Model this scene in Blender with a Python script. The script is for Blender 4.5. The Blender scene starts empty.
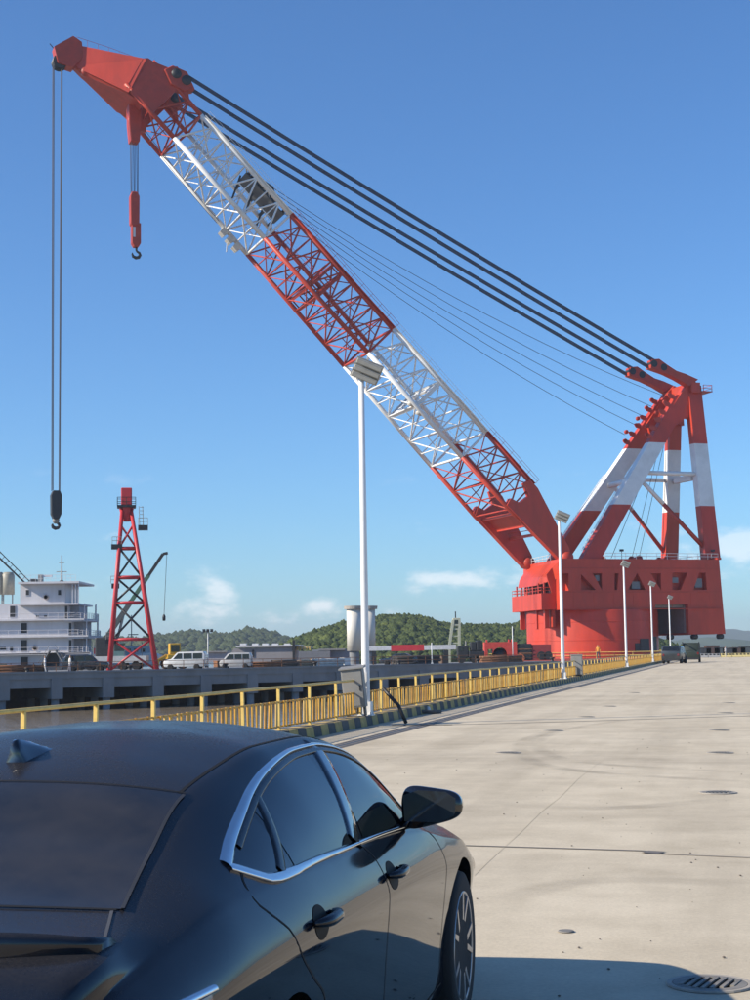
import bpy, bmesh, math, random
import numpy as np
from mathutils import Vector, Matrix, noise as mnoise

scene = bpy.context.scene
R = math.radians
rnd = random.Random(11)
COL = scene.collection

# ------------------------------------------------------------------ camera
CAM_H, FPX, HOR, ROLL = 1.67, 1560.0, 652.3, 0.9
cam_d = bpy.data.cameras.new('camera')
cam_d.sensor_fit = 'VERTICAL'; cam_d.sensor_height = 24.0
cam_d.lens = 24.0 * FPX / 1000.0
cam_d.clip_start = 0.1; cam_d.clip_end = 30000
cam = bpy.data.objects.new('camera', cam_d); COL.objects.link(cam)
_p = math.atan((HOR - 500) / FPX); _r = R(ROLL)
_fw = Vector((0, math.cos(_p), math.sin(_p))); _rt = Vector((1, 0, 0)); _up = _rt.cross(_fw)
C_R = _rt * math.cos(_r) - _up * math.sin(_r); C_U = _up * math.cos(_r) + _rt * math.sin(_r); C_F = _fw
C_P = Vector((0, 0, CAM_H))
cam.matrix_world = Matrix((( C_R.x, C_U.x, -C_F.x, 0), (C_R.y, C_U.y, -C_F.y, 0), (C_R.z, C_U.z, -C_F.z, CAM_H), (0, 0, 0, 1)))
scene.camera = cam

def ray(px, py): return C_R * ((px - 375) / FPX) + C_U * ((500 - py) / FPX) + C_F
def at(px, py, Y):
    v = ray(px, py); return C_P + v * (Y / v.y)
def atz(px, py, z=0.0):
    v = ray(px, py); return C_P + v * ((z - CAM_H) / v.z)

# ------------------------------------------------------------------ light
SUN_EL, SUN_B = 30.5, 17.0            # elevation; degrees behind the camera's left
sdir = Vector((-math.cos(R(SUN_B)) * math.cos(R(SUN_EL)), -math.sin(R(SUN_B)) * math.cos(R(SUN_EL)), math.sin(R(SUN_EL))))
world = bpy.data.worlds.new('World'); scene.world = world; world.use_nodes = True
nt = world.node_tree; N = nt.nodes; L = nt.links
for n in list(N): N.remove(n)
wo = N.new('ShaderNodeOutputWorld'); bg = N.new('ShaderNodeBackground')
sky = N.new('ShaderNodeTexSky'); sky.sky_type = 'NISHITA'; sky.sun_disc = False
sky.sun_elevation = R(SUN_EL); sky.sun_rotation = math.atan2(sdir.x, sdir.y) % (2 * math.pi)
sky.air_density = 1.0; sky.dust_density = 0.15; sky.ozone_density = 2.0; sky.altitude = 0
bg.inputs['Strength'].default_value = 0.090
tc = N.new('ShaderNodeTexCoord')
sep = N.new('ShaderNodeSeparateXYZ'); L.new(tc.outputs['Generated'], sep.inputs[0])
def wm(op, a, b=None, c=None, clamp=False):
    n = N.new('ShaderNodeMath'); n.operation = op; n.use_clamp = clamp
    for i, v in enumerate((a, b, c)):
        if v is None: continue
        if isinstance(v, (int, float)): n.inputs[i].default_value = v
        else: L.new(v, n.inputs[i])
    return n.outputs[0]
def vop(op, a, b):
    n = N.new('ShaderNodeVectorMath'); n.operation = op
    for i, v in enumerate((a, b)):
        if isinstance(v, tuple): n.inputs[i].default_value = v
        else: L.new(v, n.inputs[i])
    return n
def wnoise(scale3, sc, det, rough):
    n = N.new('ShaderNodeTexNoise'); n.inputs['Scale'].default_value = sc; n.inputs['Detail'].default_value = det; n.inputs['Roughness'].default_value = rough
    L.new(vop('MULTIPLY', tc.outputs['Generated'], scale3).outputs[0], n.inputs['Vector'])
    return n.outputs['Fac']
# fair-weather cumulus low over the horizon, all the way round
nz = wnoise((1, 1, 2.2), 26.0, 8.0, 0.60)
nbig = wnoise((1, 1, 1.2), 4.3, 2.0, 0.5)
z = sep.outputs['Z']
band = wm('MULTIPLY', wm('SMOOTH_MIN', wm('MULTIPLY', z, 45.0), 1.0, 0.2), wm('SUBTRACT', 1.0, wm('MULTIPLY', z, 7.5)), clamp=True)
base = wm('ADD', wm('MULTIPLY', nz, 0.75), wm('MULTIPLY', nbig, 0.42))
lift = None
for (px, py, rx, rz, amt) in [(478, 579, .040, .009, .30), (215, 584, .016, .008, .25), (322, 607, .016, .008, .22), (740, 541, .016, .009, .42), (250, 614, .06, .009, .08), (165, 604, .03, .008, .05), (92, 583, .02, .008, .16)]:
    d = ray(px, py).normalized()
    q = vop('SUBTRACT', tc.outputs['Generated'], tuple(d)).outputs[0]
    q = vop('MULTIPLY', q, (1 / rx, 1 / rx, 1 / rz)).outputs[0]
    ln = N.new('ShaderNodeVectorMath'); ln.operation = 'LENGTH'; L.new(q, ln.inputs[0])
    g = wm('MULTIPLY', wm('SUBTRACT', 1.0, wm('MULTIPLY', ln.outputs['Value'], 0.6), clamp=True), amt)
    lift = g if lift is None else wm('ADD', lift, g)
dens = wm('ADD', base, lift)
mr = N.new('ShaderNodeMapRange'); mr.interpolation_type = 'SMOOTHSTEP'
mr.inputs['From Min'].default_value = 0.64; mr.inputs['From Max'].default_value = 0.84; mr.inputs['To Max'].default_value = 0.80
L.new(dens, mr.inputs['Value'])
cf = wm('MULTIPLY', mr.outputs[0], band)
mix = N.new('ShaderNodeMix'); mix.data_type = 'RGBA'
wb = N.new('ShaderNodeMix'); wb.data_type = 'RGBA'; wb.blend_type = 'MULTIPLY'; wb.inputs['Factor'].default_value = 1; wb.inputs['B'].default_value = (.57, .91, 1.30, 1)   # the phone's cool daylight balance
L.new(sky.outputs[0], wb.inputs['A'])
L.new(cf, mix.inputs['Factor']); L.new(wb.outputs['Result'], mix.inputs['A']); mix.inputs['B'].default_value = (10.5, 10.3, 10.2, 1)
L.new(mix.outputs['Result'], bg.inputs['Color']); L.new(bg.outputs[0], wo.inputs[0])

sl = bpy.data.lights.new('sun', 'SUN'); sl.energy = 5.0; sl.angle = R(0.55); sl.color = (1.0, 0.89, 0.74)
so = bpy.data.objects.new('sun', sl); COL.objects.link(so)
so.rotation_euler = sdir.to_track_quat('Z', 'Y').to_euler(); so.location = (-40, -10, 60)

vs = scene.view_settings
vs.view_transform = 'Standard'; vs.look = 'None'; vs.exposure = 0.48; vs.gamma = 1.0; vs.use_curve_mapping = False

# ------------------------------------------------------------------ materials
MATS = {}
def mat(name, col, rough=0.6, metal=0.0, var=0.15, vscale=3.0, bump=0.0, bscale=40.0, spec=0.5, coat=0.0, dirt=0.0, dirt_col=(.25, .22, .18), stretch=(1, 1, 1), croug=0.03, emit=None):
    if name in MATS: return MATS[name]
    m = bpy.data.materials.new(name); m.use_nodes = True; MATS[name] = m
    t = m.node_tree; b = t.nodes['Principled BSDF']; lk = t.links
    b.inputs['Roughness'].default_value = rough; b.inputs['Metallic'].default_value = metal
    b.inputs['Specular IOR Level'].default_value = spec
    b.inputs['Coat Weight'].default_value = coat; b.inputs['Coat Roughness'].default_value = croug
    co = t.nodes.new('ShaderNodeTexCoord'); mp = t.nodes.new('ShaderNodeMapping'); mp.inputs['Scale'].default_value = stretch
    lk.new(co.outputs['Object'], mp.inputs[0])
    nn = t.nodes.new('ShaderNodeTexNoise'); nn.inputs['Scale'].default_value = vscale; nn.inputs['Detail'].default_value = 6; nn.inputs['Roughness'].default_value = .6
    lk.new(mp.outputs[0], nn.inputs['Vector'])
    rp = t.nodes.new('ShaderNodeValToRGB'); rp.color_ramp.elements[0].position = .3; rp.color_ramp.elements[1].position = .7
    rp.color_ramp.elements[0].color = tuple(min(1, c * (1 - var)) for c in col) + (1,)
    rp.color_ramp.elements[1].color = tuple(min(1, c * (1 + var * .7)) for c in col) + (1,)
    lk.new(nn.outputs['Fac'], rp.inputs[0]); out = rp.outputs[0]
    if dirt > 0:
        n2 = t.nodes.new('ShaderNodeTexNoise'); n2.inputs['Scale'].default_value = vscale * .37; n2.inputs['Detail'].default_value = 9; n2.inputs['Roughness'].default_value = .7
        lk.new(mp.outputs[0], n2.inputs['Vector'])
        r2 = t.nodes.new('ShaderNodeMapRange'); r2.inputs['From Min'].default_value = .48; r2.inputs['From Max'].default_value = .72; r2.inputs['To Max'].default_value = dirt
        lk.new(n2.outputs['Fac'], r2.inputs[0])
        mx = t.nodes.new('ShaderNodeMix'); mx.data_type = 'RGBA'; lk.new(r2.outputs[0], mx.inputs['Factor']); lk.new(out, mx.inputs['A']); mx.inputs['B'].default_value = tuple(dirt_col) + (1,)
        out = mx.outputs['Result']
    lk.new(out, b.inputs['Base Color'])
    if bump > 0:
        n3 = t.nodes.new('ShaderNodeTexNoise'); n3.inputs['Scale'].default_value = bscale; n3.inputs['Detail'].default_value = 5
        lk.new(mp.outputs[0], n3.inputs['Vector'])
        bp = t.nodes.new('ShaderNodeBump'); bp.inputs['Strength'].default_value = bump; bp.inputs['Distance'].default_value = .02
        lk.new(n3.outputs['Fac'], bp.inputs['Height']); lk.new(bp.outputs[0], b.inputs['Normal'])
    return m

RED = mat('crane_red', (.51, .047, .020), .45, var=.16, vscale=.45, dirt=.5, dirt_col=(.27, .045, .025), stretch=(1, 1, .28), bump=.12, bscale=.9)
RED2 = mat('crane_red_steel', (.44, .042, .018), .5, var=.18, vscale=.8, dirt=.3, dirt_col=(.22, .05, .035))
WHITE = mat('crane_white', (.74, .75, .74), .5, var=.08, vscale=.6, dirt=.3, dirt_col=(.42, .38, .33))
ROPE = mat('wire_rope', (.022, .038, .080), .45, metal=0, var=.3, vscale=4)
ROPE_THIN = mat('thin_rope', (.05, .055, .075), .5, metal=.3, var=.2)
BLACK = mat('black_steel', (.022, .023, .026), .5, var=.3)
GREY = mat('grey_steel', (.24, .24, .235), .5, var=.2, dirt=.3)
GALV = mat('galvanised', (.62, .63, .63), .42, metal=.0, var=.08, vscale=2, dirt=.15, dirt_col=(.4, .36, .3))
POLEW = mat('lamp_pole_white', (.74, .75, .75), .4, var=.06, vscale=2, dirt=.15, dirt_col=(.45, .40, .33))
YEL = mat('fence_yellow', (.64, .35, .045), .5, var=.25, vscale=3, dirt=.45, dirt_col=(.30, .16, .06))
YELP = mat('fence_post_yellow', (.70, .50, .14), .5, var=.2, vscale=4, dirt=.35, dirt_col=(.35, .24, .12))
CONC = mat('concrete_grey', (.33, .33, .33), .85, var=.18, vscale=.35, bump=.3, bscale=6, dirt=.4, dirt_col=(.18, .18, .18))
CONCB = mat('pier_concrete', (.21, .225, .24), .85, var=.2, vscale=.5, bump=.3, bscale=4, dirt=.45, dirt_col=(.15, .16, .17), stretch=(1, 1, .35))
SHIPW = mat('ship_white', (.56, .555, .58), .5, var=.10, vscale=.5, dirt=.5, dirt_col=(.36, .31, .28), stretch=(1, 1, .25))
GLASSD = mat('dark_glass', (.012, .015, .02), .05, var=.1, spec=.6)
GREEN = mat('deck_green', (.05, .12, .08), .6)
YMACH = mat('machine_yellow', (.62, .36, .03), .5, dirt=.3)
RUST = mat('rust_brown', (.22, .10, .05), .85, var=.35, vscale=2, dirt=.4, dirt_col=(.10, .06, .04))
VANW = mat('van_white', (.68, .68, .66), .3, coat=.5, dirt=.25, dirt_col=(.45, .4, .33))
TYRE = mat('tyre', (.018, .018, .019), .85, var=.2, bump=.15, bscale=60)

# ------------------------------------------------------------------ mesh helpers
class MB:
    def __init__(s): s.v = []; s.f = []
    def quad(s, a, b, c, d):
        k = len(s.v); s.v += [tuple(a), tuple(b), tuple(c), tuple(d)]; s.f.append((k, k + 1, k + 2, k + 3)); return s
    def hexa(s, p):        # 8 corners: bottom 4 (ccw), top 4
        k = len(s.v); s.v += [tuple(q) for q in p]
        for f in ((3, 2, 1, 0), (4, 5, 6, 7), (0, 1, 5, 4), (1, 2, 6, 5), (2, 3, 7, 6), (3, 0, 4, 7)): s.f.append(tuple(k + i for i in f))
        return s
    def box(s, x0, x1, y0, y1, z0, z1):
        return s.hexa([(x0, y0, z0), (x1, y0, z0), (x1, y1, z0), (x0, y1, z0), (x0, y0, z1), (x1, y0, z1), (x1, y1, z1), (x0, y1, z1)])
    def bar(s, p, q, w, h=None, up=(0, 0, 1), w2=None, h2=None):
        h = h or w; w2 = w2 or w; h2 = h2 or h
        p = Vector(p); q = Vector(q); d = (q - p)
        if d.length < 1e-6: return s
        d.normalize(); u = Vector(up)
        if abs(d.dot(u)) > .98: u = Vector((0, 1, 0))
        a = d.cross(u).normalized(); b = a.cross(d).normalized()
        c = [p - a * w / 2 - b * h / 2, p + a * w / 2 - b * h / 2, p + a * w / 2 + b * h / 2, p - a * w / 2 + b * h / 2,
             q - a * w2 / 2 - b * h2 / 2, q + a * w2 / 2 - b * h2 / 2, q + a * w2 / 2 + b * h2 / 2, q - a * w2 / 2 + b * h2 / 2]
        return s.hexa(c)
    def tube(s, pts, r, n=8, cap=True):
        pts = [Vector(p) for p in pts]; rs = r if isinstance(r, (list, tuple)) else [r] * len(pts)
        k = len(s.v); prev = None
        for i, p in enumerate(pts):
            d = (pts[min(i + 1, len(pts) - 1)] - pts[max(i - 1, 0)]).normalized()
            if prev is None:
                u = Vector((0, 0, 1)) if abs(d.z) < .9 else Vector((0, 1, 0))
                a = d.cross(u).normalized()
            else:
                a = (prev - d * prev.dot(d)).normalized()
            b = d.cross(a); prev = a
            for j in range(n):
                t = 2 * math.pi * j / n; s.v.append(tuple(p + (a * math.cos(t) + b * math.sin(t)) * rs[i]))
        for i in range(len(pts) - 1):
            for j in range(n):
                s.f.append((k + i * n + j, k + i * n + (j + 1) % n, k + (i + 1) * n + (j + 1) % n, k + (i + 1) * n + j))
        if cap:
            s.f.append(tuple(k + j for j in reversed(range(n)))); s.f.append(tuple(k + (len(pts) - 1) * n + j for j in range(n)))
        return s
    def lathe(s, prof, c, axis, n=24):     # prof: (radius, along-axis)
        c = Vector(c); ax = Vector(axis).normalized(); u = Vector((0, 0, 1)) if abs(ax.z) < .9 else Vector((1, 0, 0))
        a = ax.cross(u).normalized(); b = ax.cross(a); k = len(s.v)
        for (r, h) in prof:
            for j in range(n):
                t = 2 * math.pi * j / n; s.v.append(tuple(c + ax * h + (a * math.cos(t) + b * math.sin(t)) * r))
        for i in range(len(prof) - 1):
            for j in range(n):
                s.f.append((k + i * n + j, k + i * n + (j + 1) % n, k + (i + 1) * n + (j + 1) % n, k + (i + 1) * n + j))
        if prof[0][0] > 1e-5: s.f.append(tuple(k + j for j in reversed(range(n))))
        if prof[-1][0] > 1e-5: s.f.append(tuple(k + (len(prof) - 1) * n + j for j in range(n)))
        return s
    def prism(s, poly, fn, t0, t1):        # poly of (a,b); fn(a,b,t)->xyz
        n = len(poly); k = len(s.v)
        s.v += [tuple(fn(a, b, t0)) for a, b in poly] + [tuple(fn(a, b, t1)) for a, b in poly]
        s.f.append(tuple(k + i for i in range(n))); s.f.append(tuple(k + n + i for i in reversed(range(n))))
        for i in range(n): s.f.append((k + i, k + n + i, k + n + (i + 1) % n, k + (i + 1) % n))
        return s
    def grid(s, P):
        k = len(s.v); n = len(P[0])
        for row in P: s.v += [tuple(p) for p in row]
        for i in range(len(P) - 1):
            for j in range(n - 1): s.f.append((k + i * n + j, k + i * n + j + 1, k + (i + 1) * n + j + 1, k + (i + 1) * n + j))
        return s
    def mesh(s, name, m, smooth=False, fix=True):
        me = bpy.data.meshes.new(name); me.from_pydata(s.v, [], s.f); me.materials.append(m)
        if fix:
            bm = bmesh.new(); bm.from_mesh(me); bmesh.ops.recalc_face_normals(bm, faces=bm.faces); bm.to_mesh(me); bm.free()
        if smooth:
            me.polygons.foreach_set('use_smooth', [True] * len(me.polygons))
        me.update(); return me
    def build(s, name, m, parent=None, smooth=False, fix=True):
        o = bpy.data.objects.new(name, s.mesh(name, m, smooth, fix)); COL.objects.link(o)
        if parent is not None: o.parent = parent
        return o

def sharp(o, deg=35):
    me = o.data; me.polygons.foreach_set('use_smooth', [True] * len(me.polygons))
    bm = bmesh.new(); bm.from_mesh(me)
    for e in bm.edges:
        if len(e.link_faces) == 2: e.smooth = e.calc_face_angle(0) < R(deg)
    bm.to_mesh(me); bm.free(); return o
def bevel(o, w=.01, seg=2):
    bm = bmesh.new(); bm.from_mesh(o.data)
    bmesh.ops.remove_doubles(bm, verts=bm.verts, dist=1e-5)
    es = [e for e in bm.edges if len(e.link_faces) == 2 and e.calc_face_angle(0) > R(30)]
    bmesh.ops.bevel(bm, geom=es, offset=w, segments=seg, affect='EDGES', profile=.5, clamp_overlap=True)
    bm.to_mesh(o.data); bm.free(); return o
def thing(name, label, cat, loc=(0, 0, 0), rz=0.0, group=None):
    o = bpy.data.objects.new(name, None); COL.objects.link(o); o.empty_display_size = .2
    o.location = loc; o.rotation_euler = (0, 0, rz); o['label'] = label; o['category'] = cat
    if group: o['group'] = group
    return o
def tag(o, label, cat, group=None):
    o['label'] = label; o['category'] = cat
    if group: o['group'] = group
    return o
def emp(name, parent, loc=(0, 0, 0)):
    o = bpy.data.objects.new(name, None); COL.objects.link(o); o.parent = parent; o.location = loc; o.empty_display_size = .2
    return o
def struct(o, kind='structure'): o['kind'] = kind; return o
def inst(src, parent, loc=(0, 0, 0), rz=0.0, scale=None):
    o = src.copy(); COL.objects.link(o); o.parent = parent; o.location = loc; o.rotation_euler = (0, 0, rz)
    if scale: o.scale = scale
    return o
def copy_tree(o, parent=None):
    c = o.copy(); COL.objects.link(c); c.parent = parent
    for ch in list(o.children): copy_tree(ch, c)
    return c
def boolcut(o, cutters):
    for c in cutters:
        m = o.modifiers.new('b', 'BOOLEAN'); m.operation = 'DIFFERENCE'; m.object = c; m.solver = 'EXACT'
    dg = bpy.context.evaluated_depsgraph_get(); dg.update()
    me = bpy.data.meshes.new_from_object(o.evaluated_get(dg)); o.modifiers.clear(); o.data = me
    for c in cutters: bpy.data.objects.remove(c)
    return o
# ------------------------------------------------------------------ setting: water, quay, hills
QD = Vector((.2232, .9748, 0)); QR = Vector((.9748, -.2232, 0)); Q0 = Vector((-.26, 36.5, 0))
def Q(s, o, z=0.0): return Q0 + QD * s + QR * o + Vector((0, 0, z))
def sd(d): return (d - 36.5) / .9748          # along-quay station of depth d

def water_mat():
    m = bpy.data.materials.new('harbour_water'); m.use_nodes = True; t = m.node_tree; b = t.nodes['Principled BSDF']
    b.inputs['Roughness'].default_value = .12; b.inputs['IOR'].default_value = 1.33
    co = t.nodes.new('ShaderNodeTexCoord')
    n = t.nodes.new('ShaderNodeTexNoise'); n.inputs['Scale'].default_value = .02; n.inputs['Detail'].default_value = 4; t.links.new(co.outputs['Object'], n.inputs['Vector'])
    r = t.nodes.new('ShaderNodeValToRGB'); r.color_ramp.elements[0].color = (.20, .165, .12, 1); r.color_ramp.elements[1].color = (.27, .225, .165, 1)
    t.links.new(n.outputs['Fac'], r.inputs[0]); t.links.new(r.outputs[0], b.inputs['Base Color'])
    mp = t.nodes.new('ShaderNodeMapping'); mp.inputs['Scale'].default_value = (1, .55, 1); t.links.new(co.outputs['Object'], mp.inputs[0])
    w = t.nodes.new('ShaderNodeTexNoise'); w.inputs['Scale'].default_value = .9; w.inputs['Detail'].default_value = 6; t.links.new(mp.outputs[0], w.inputs['Vector'])
    bp = t.nodes.new('ShaderNodeBump'); bp.inputs['Strength'].default_value = .6; bp.inputs['Distance'].default_value = .35
    t.links.new(w.outputs['Fac'], bp.inputs['Height']); t.links.new(bp.outputs[0], b.inputs['Normal'])
    return m
struct(MB().quad((-9000, -3000, -3.6), (9000, -3000, -3.6), (9000, 14000, -3.6), (-9000, 14000, -3.6)).build('water', water_mat()))

def quay_mat():
    m = bpy.data.materials.new('quay_concrete'); m.use_nodes = True; t = m.node_tree; lk = t.links; b = t.nodes['Principled BSDF']
    b.inputs['Roughness'].default_value = .8; b.inputs['Specular IOR Level'].default_value = .3
    co = t.nodes.new('ShaderNodeTexCoord')
    rot = t.nodes.new('ShaderNodeMapping'); rot.inputs['Rotation'].default_value = (0, 0, R(12.9)); lk.new(co.outputs['Object'], rot.inputs[0])
    def noise(sc, det, st=(1, 1, 1), rough=.6):
        mp = t.nodes.new('ShaderNodeMapping'); mp.inputs['Scale'].default_value = st; lk.new(rot.outputs[0], mp.inputs[0])
        n = t.nodes.new('ShaderNodeTexNoise'); n.inputs['Scale'].default_value = sc; n.inputs['Detail'].default_value = det; n.inputs['Roughness'].default_value = rough
        lk.new(mp.outputs[0], n.inputs['Vector']); return n.outputs['Fac']
    def ramp(f, p0, c0, p1, c1):
        r = t.nodes.new('ShaderNodeValToRGB'); r.color_ramp.elements[0].position = p0; r.color_ramp.elements[1].position = p1
        r.color_ramp.elements[0].color = c0 + (1,); r.color_ramp.elements[1].color = c1 + (1,); lk.new(f, r.inputs[0]); return r.outputs[0]
    def mult(a, c, f):
        x = t.nodes.new('ShaderNodeMix'); x.data_type = 'RGBA'; x.blend_type = 'MULTIPLY'; x.inputs['Factor'].default_value = f
        lk.new(a, x.inputs['A']); lk.new(c, x.inputs['B']); return x.outputs['Result']
    c = ramp(noise(.16, 7), .32, (.53, .46, .335), .68, (.585, .515, .385))
    c = mult(c, ramp(noise(1.3, 9, rough=.7), .28, (.80, .79, .77), .6, (1.06, 1.06, 1.06)), .8)
    c = mult(c, ramp(noise(.8, 5, (1, .06, 1)), .3, (.80, .79, .78), .55, (1.05, 1.05, 1.05)), .75)   # wheel streaks along the quay
    c = mult(c, ramp(noise(.35, 4, (.16, 1, 1)), .33, (.82, .81, .80), .5, (1.03, 1.03, 1.03)), .7)   # wash marks across it
    c = mult(c, ramp(noise(38, 4), .3, (.84, .84, .84), .7, (1.08, 1.08, 1.08)), .7)
    # dark oil spots and specks
    v = t.nodes.new('ShaderNodeTexVoronoi'); v.inputs['Scale'].default_value = 2.1; v.inputs['Randomness'].default_value = 1; lk.new(rot.outputs[0], v.inputs['Vector'])
    sp = ramp(v.outputs['Distance'], .02, (.42, .40, .37), .05, (1, 1, 1)); c = mult(c, sp, .35)
    v2 = t.nodes.new('ShaderNodeTexVoronoi'); v2.inputs['Scale'].default_value = .23; lk.new(rot.outputs[0], v2.inputs['Vector'])
    c = mult(c, ramp(v2.outputs['Distance'], .02, (.72, .70, .67), .22, (1, 1, 1)), .3)
    lk.new(c, b.inputs['Base Color'])
    bp = t.nodes.new('ShaderNodeBump'); bp.inputs['Strength'].default_value = .35; bp.inputs['Distance'].default_value = .006
    lk.new(noise(55, 6), bp.inputs['Height']); lk.new(bp.outputs[0], b.inputs['Normal'])
    return m
QM = quay_mat()
S0, S1 = sd(-40), sd(300)
q = MB()
q.hexa([Q(S0, -.75, -7), Q(S0, 190, -7), Q(S1, 190, -7), Q(S1, -.75, -7), Q(S0, -.75, 0), Q(S0, 190, 0), Q(S1, 190, 0), Q(S1, -.75, 0)])
quay = struct(q.build('quay_pavement', QM))
DARKJ = mat('joint_dark', (.13, .12, .11), .9, var=.3, vscale=2)
DARKJ2 = mat('joint_faint', (.31, .275, .23), .9, var=.3, vscale=2)
RAILM = mat('rail_groove', (.10, .095, .09), .6, var=.4, vscale=1.5)
def ribbon_ground(pts, w, m, name, z=.004, par=None):
    mb = MB(); pts = [Vector((p[0], p[1], z)) for p in pts]; Pn = []
    for i, p in enumerate(pts):
        d = (pts[min(i + 1, len(pts) - 1)] - pts[max(i - 1, 0)]).normalized(); n = Vector((-d.y, d.x, 0))
        ww = w[i] if isinstance(w, list) else w
        Pn.append([p - n * ww / 2, p + n * ww / 2])
    mb.grid(Pn); o = mb.build(name, m, par or quay); return o
ribbon_ground([atz(405, 843.5), atz(470, 846), atz(640, 851), atz(648, 851.5)], .05, DARKJ, 'expansion_joint')
ribbon_ground([atz(655, 854), atz(750, 858), atz(900, 864)], .035, DARKJ2, 'expansion_joint')
ribbon_ground([atz(645, 852.5), atz(662, 853.5)], .16, DARKJ, 'joint_patch', z=.008)
ribbon_ground([atz(352, 727), atz(390, 726.5), atz(560, 722), atz(750, 716), atz(900, 711)], .11, DARKJ, 'expansion_joint')
ribbon_ground([atz(392, 725.2), atz(452, 725)], .18, mat('dark_plank', (.06, .055, .05), .8), 'wooden_plank_strip', z=.010)
cr = [(474, 876), (489, 861), (500, 850), (520, 833), (541, 812), (560, 797), (580, 778), (602, 760)]
ribbon_ground([atz(x + rnd.uniform(-1.5, 1.5), y) for x, y in cr], .005, mat('crack_fill', (.50, .44, .33), .9), 'crack')
for o, w in ((1.22, .09), (1.52, .09)):
    ribbon_ground([Q(sd(20), o), Q(sd(90), o), Q(sd(250), o)], w, RAILM, 'rail_groove')
ribbon_ground([Q(sd(20), 1.37), Q(sd(250), 1.37)], .16, DARKJ2, 'rail_bed')
for d in (62, 88, 120, 165, 215):
    ribbon_ground([Q(sd(d), 1.8), Q(sd(d) + 1, 160)], .07, DARKJ2, 'expansion_joint')

# drains in the pavement
GRATE = mat('drain_iron', (.20, .19, .17), .7, var=.3, vscale=6, dirt=.4, dirt_col=(.30, .26, .2))
PIT = mat('drain_pit', (.012, .012, .012), .9)
RING = mat('drain_ring', (.36, .33, .28), .85, var=.25, vscale=5, dirt=.3, dirt_col=(.2, .18, .15))
barm = MB().box(-.012, .012, -.085, .085, 0, .012).mesh('bar', GRATE)
ringm = MB().lathe([(.255, .003), (.25, .012), (.222, .012), (.215, .004)], (0, 0, 0), (0, 0, 1), 32).mesh('ring', RING)
pitm = MB().lathe([(.0, .005), (.218, .005)], (0, 0, 0), (0, 0, 1), 32).mesh('pit', PIT)
rimm = MB().lathe([(.218, .006), (.218, .012), (.165, .012), (.165, .006)], (0, 0, 0), (0, 0, 1), 32).mesh('grate_rim', GRATE)
drains = [((710, 985), 'slotted round drain half in the shadow of the dark car'), ((718, 793), 'slotted round drain on the right, nearest beyond the first cross joint'),
          ((720, 753), 'slotted round drain, second beyond the first cross joint on the right'), ((719, 730.5), 'slotted round drain on the right, just before the far cross joint'),
          ((725, 713), 'slotted round drain on the right, just past the far cross joint'), ((728, 703), 'tiny slotted drain on the right, farthest of its row'),
          ((508, 753), 'slotted drain in mid pavement, nearest of the middle row'), ((553, 731), 'slotted drain in mid pavement, second of the middle row'),
          ((586, 717), 'slotted drain in mid pavement close to the far cross joint'), ((609, 706.5), 'slotted drain in mid pavement beyond the far cross joint'),
          ((634, 693), 'slotted drain in mid pavement, farthest of the middle row')]
for (px, lab) in drains:
    p = atz(*px); t = thing('drain_grate', lab, 'drain', (p.x, p.y, 0), R(-12.9), 'drains in the quay pavement'); t.scale = (.84, .84, 1)
    for nm, me in (('ring', ringm), ('pit', pitm), ('grate_rim', rimm)):
        o = bpy.data.objects.new(nm, me); COL.objects.link(o); o.parent = t
    for k in range(7):
        o = bpy.data.objects.new('bar', barm); COL.objects.link(o); o.parent = t; o.location = (-.15 + k * .05, 0, .004); o.rotation_euler = (0, 0, R(-14))
        o.scale = (1, (1, 1.6, 1.9, 2.0, 1.9, 1.6, 1)[k], 1)
p = atz(566, 932); tag(MB().lathe([(.05, .004), (.045, .01), (0, .01)], (p.x, p.y, 0), (0, 0, 1), 20).build('survey_stud', GRATE), 'small dark oval stud set in the pavement right of the car wheel', 'stud')
# faint curved tyre marks, fading at their edges
tm = bpy.data.materials.new('tyre_mark'); tm.use_nodes = True; _t = tm.node_tree; _b = _t.nodes['Principled BSDF']; _b.inputs['Base Color'].default_value = (.16, .14, .115, 1); _b.inputs['Roughness'].default_value = .85
_a = _t.nodes.new('ShaderNodeAttribute'); _a.attribute_name = 'mark'; _n = _t.nodes.new('ShaderNodeTexNoise'); _n.inputs['Scale'].default_value = .9; _n.inputs['Detail'].default_value = 8
_c = _t.nodes.new('ShaderNodeTexCoord'); _t.links.new(_c.outputs['Object'], _n.inputs['Vector']); _r = _t.nodes.new('ShaderNodeMapRange'); _r.inputs['From Min'].default_value = .35; _r.inputs['From Max'].default_value = .7; _r.inputs['To Max'].default_value = .22; _t.links.new(_n.outputs['Fac'], _r.inputs[0])
_m = _t.nodes.new('ShaderNodeMath'); _m.operation = 'MULTIPLY'; _t.links.new(_a.outputs['Fac'], _m.inputs[0]); _t.links.new(_r.outputs[0], _m.inputs[1]); _t.links.new(_m.outputs[0], _b.inputs['Alpha'])
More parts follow.
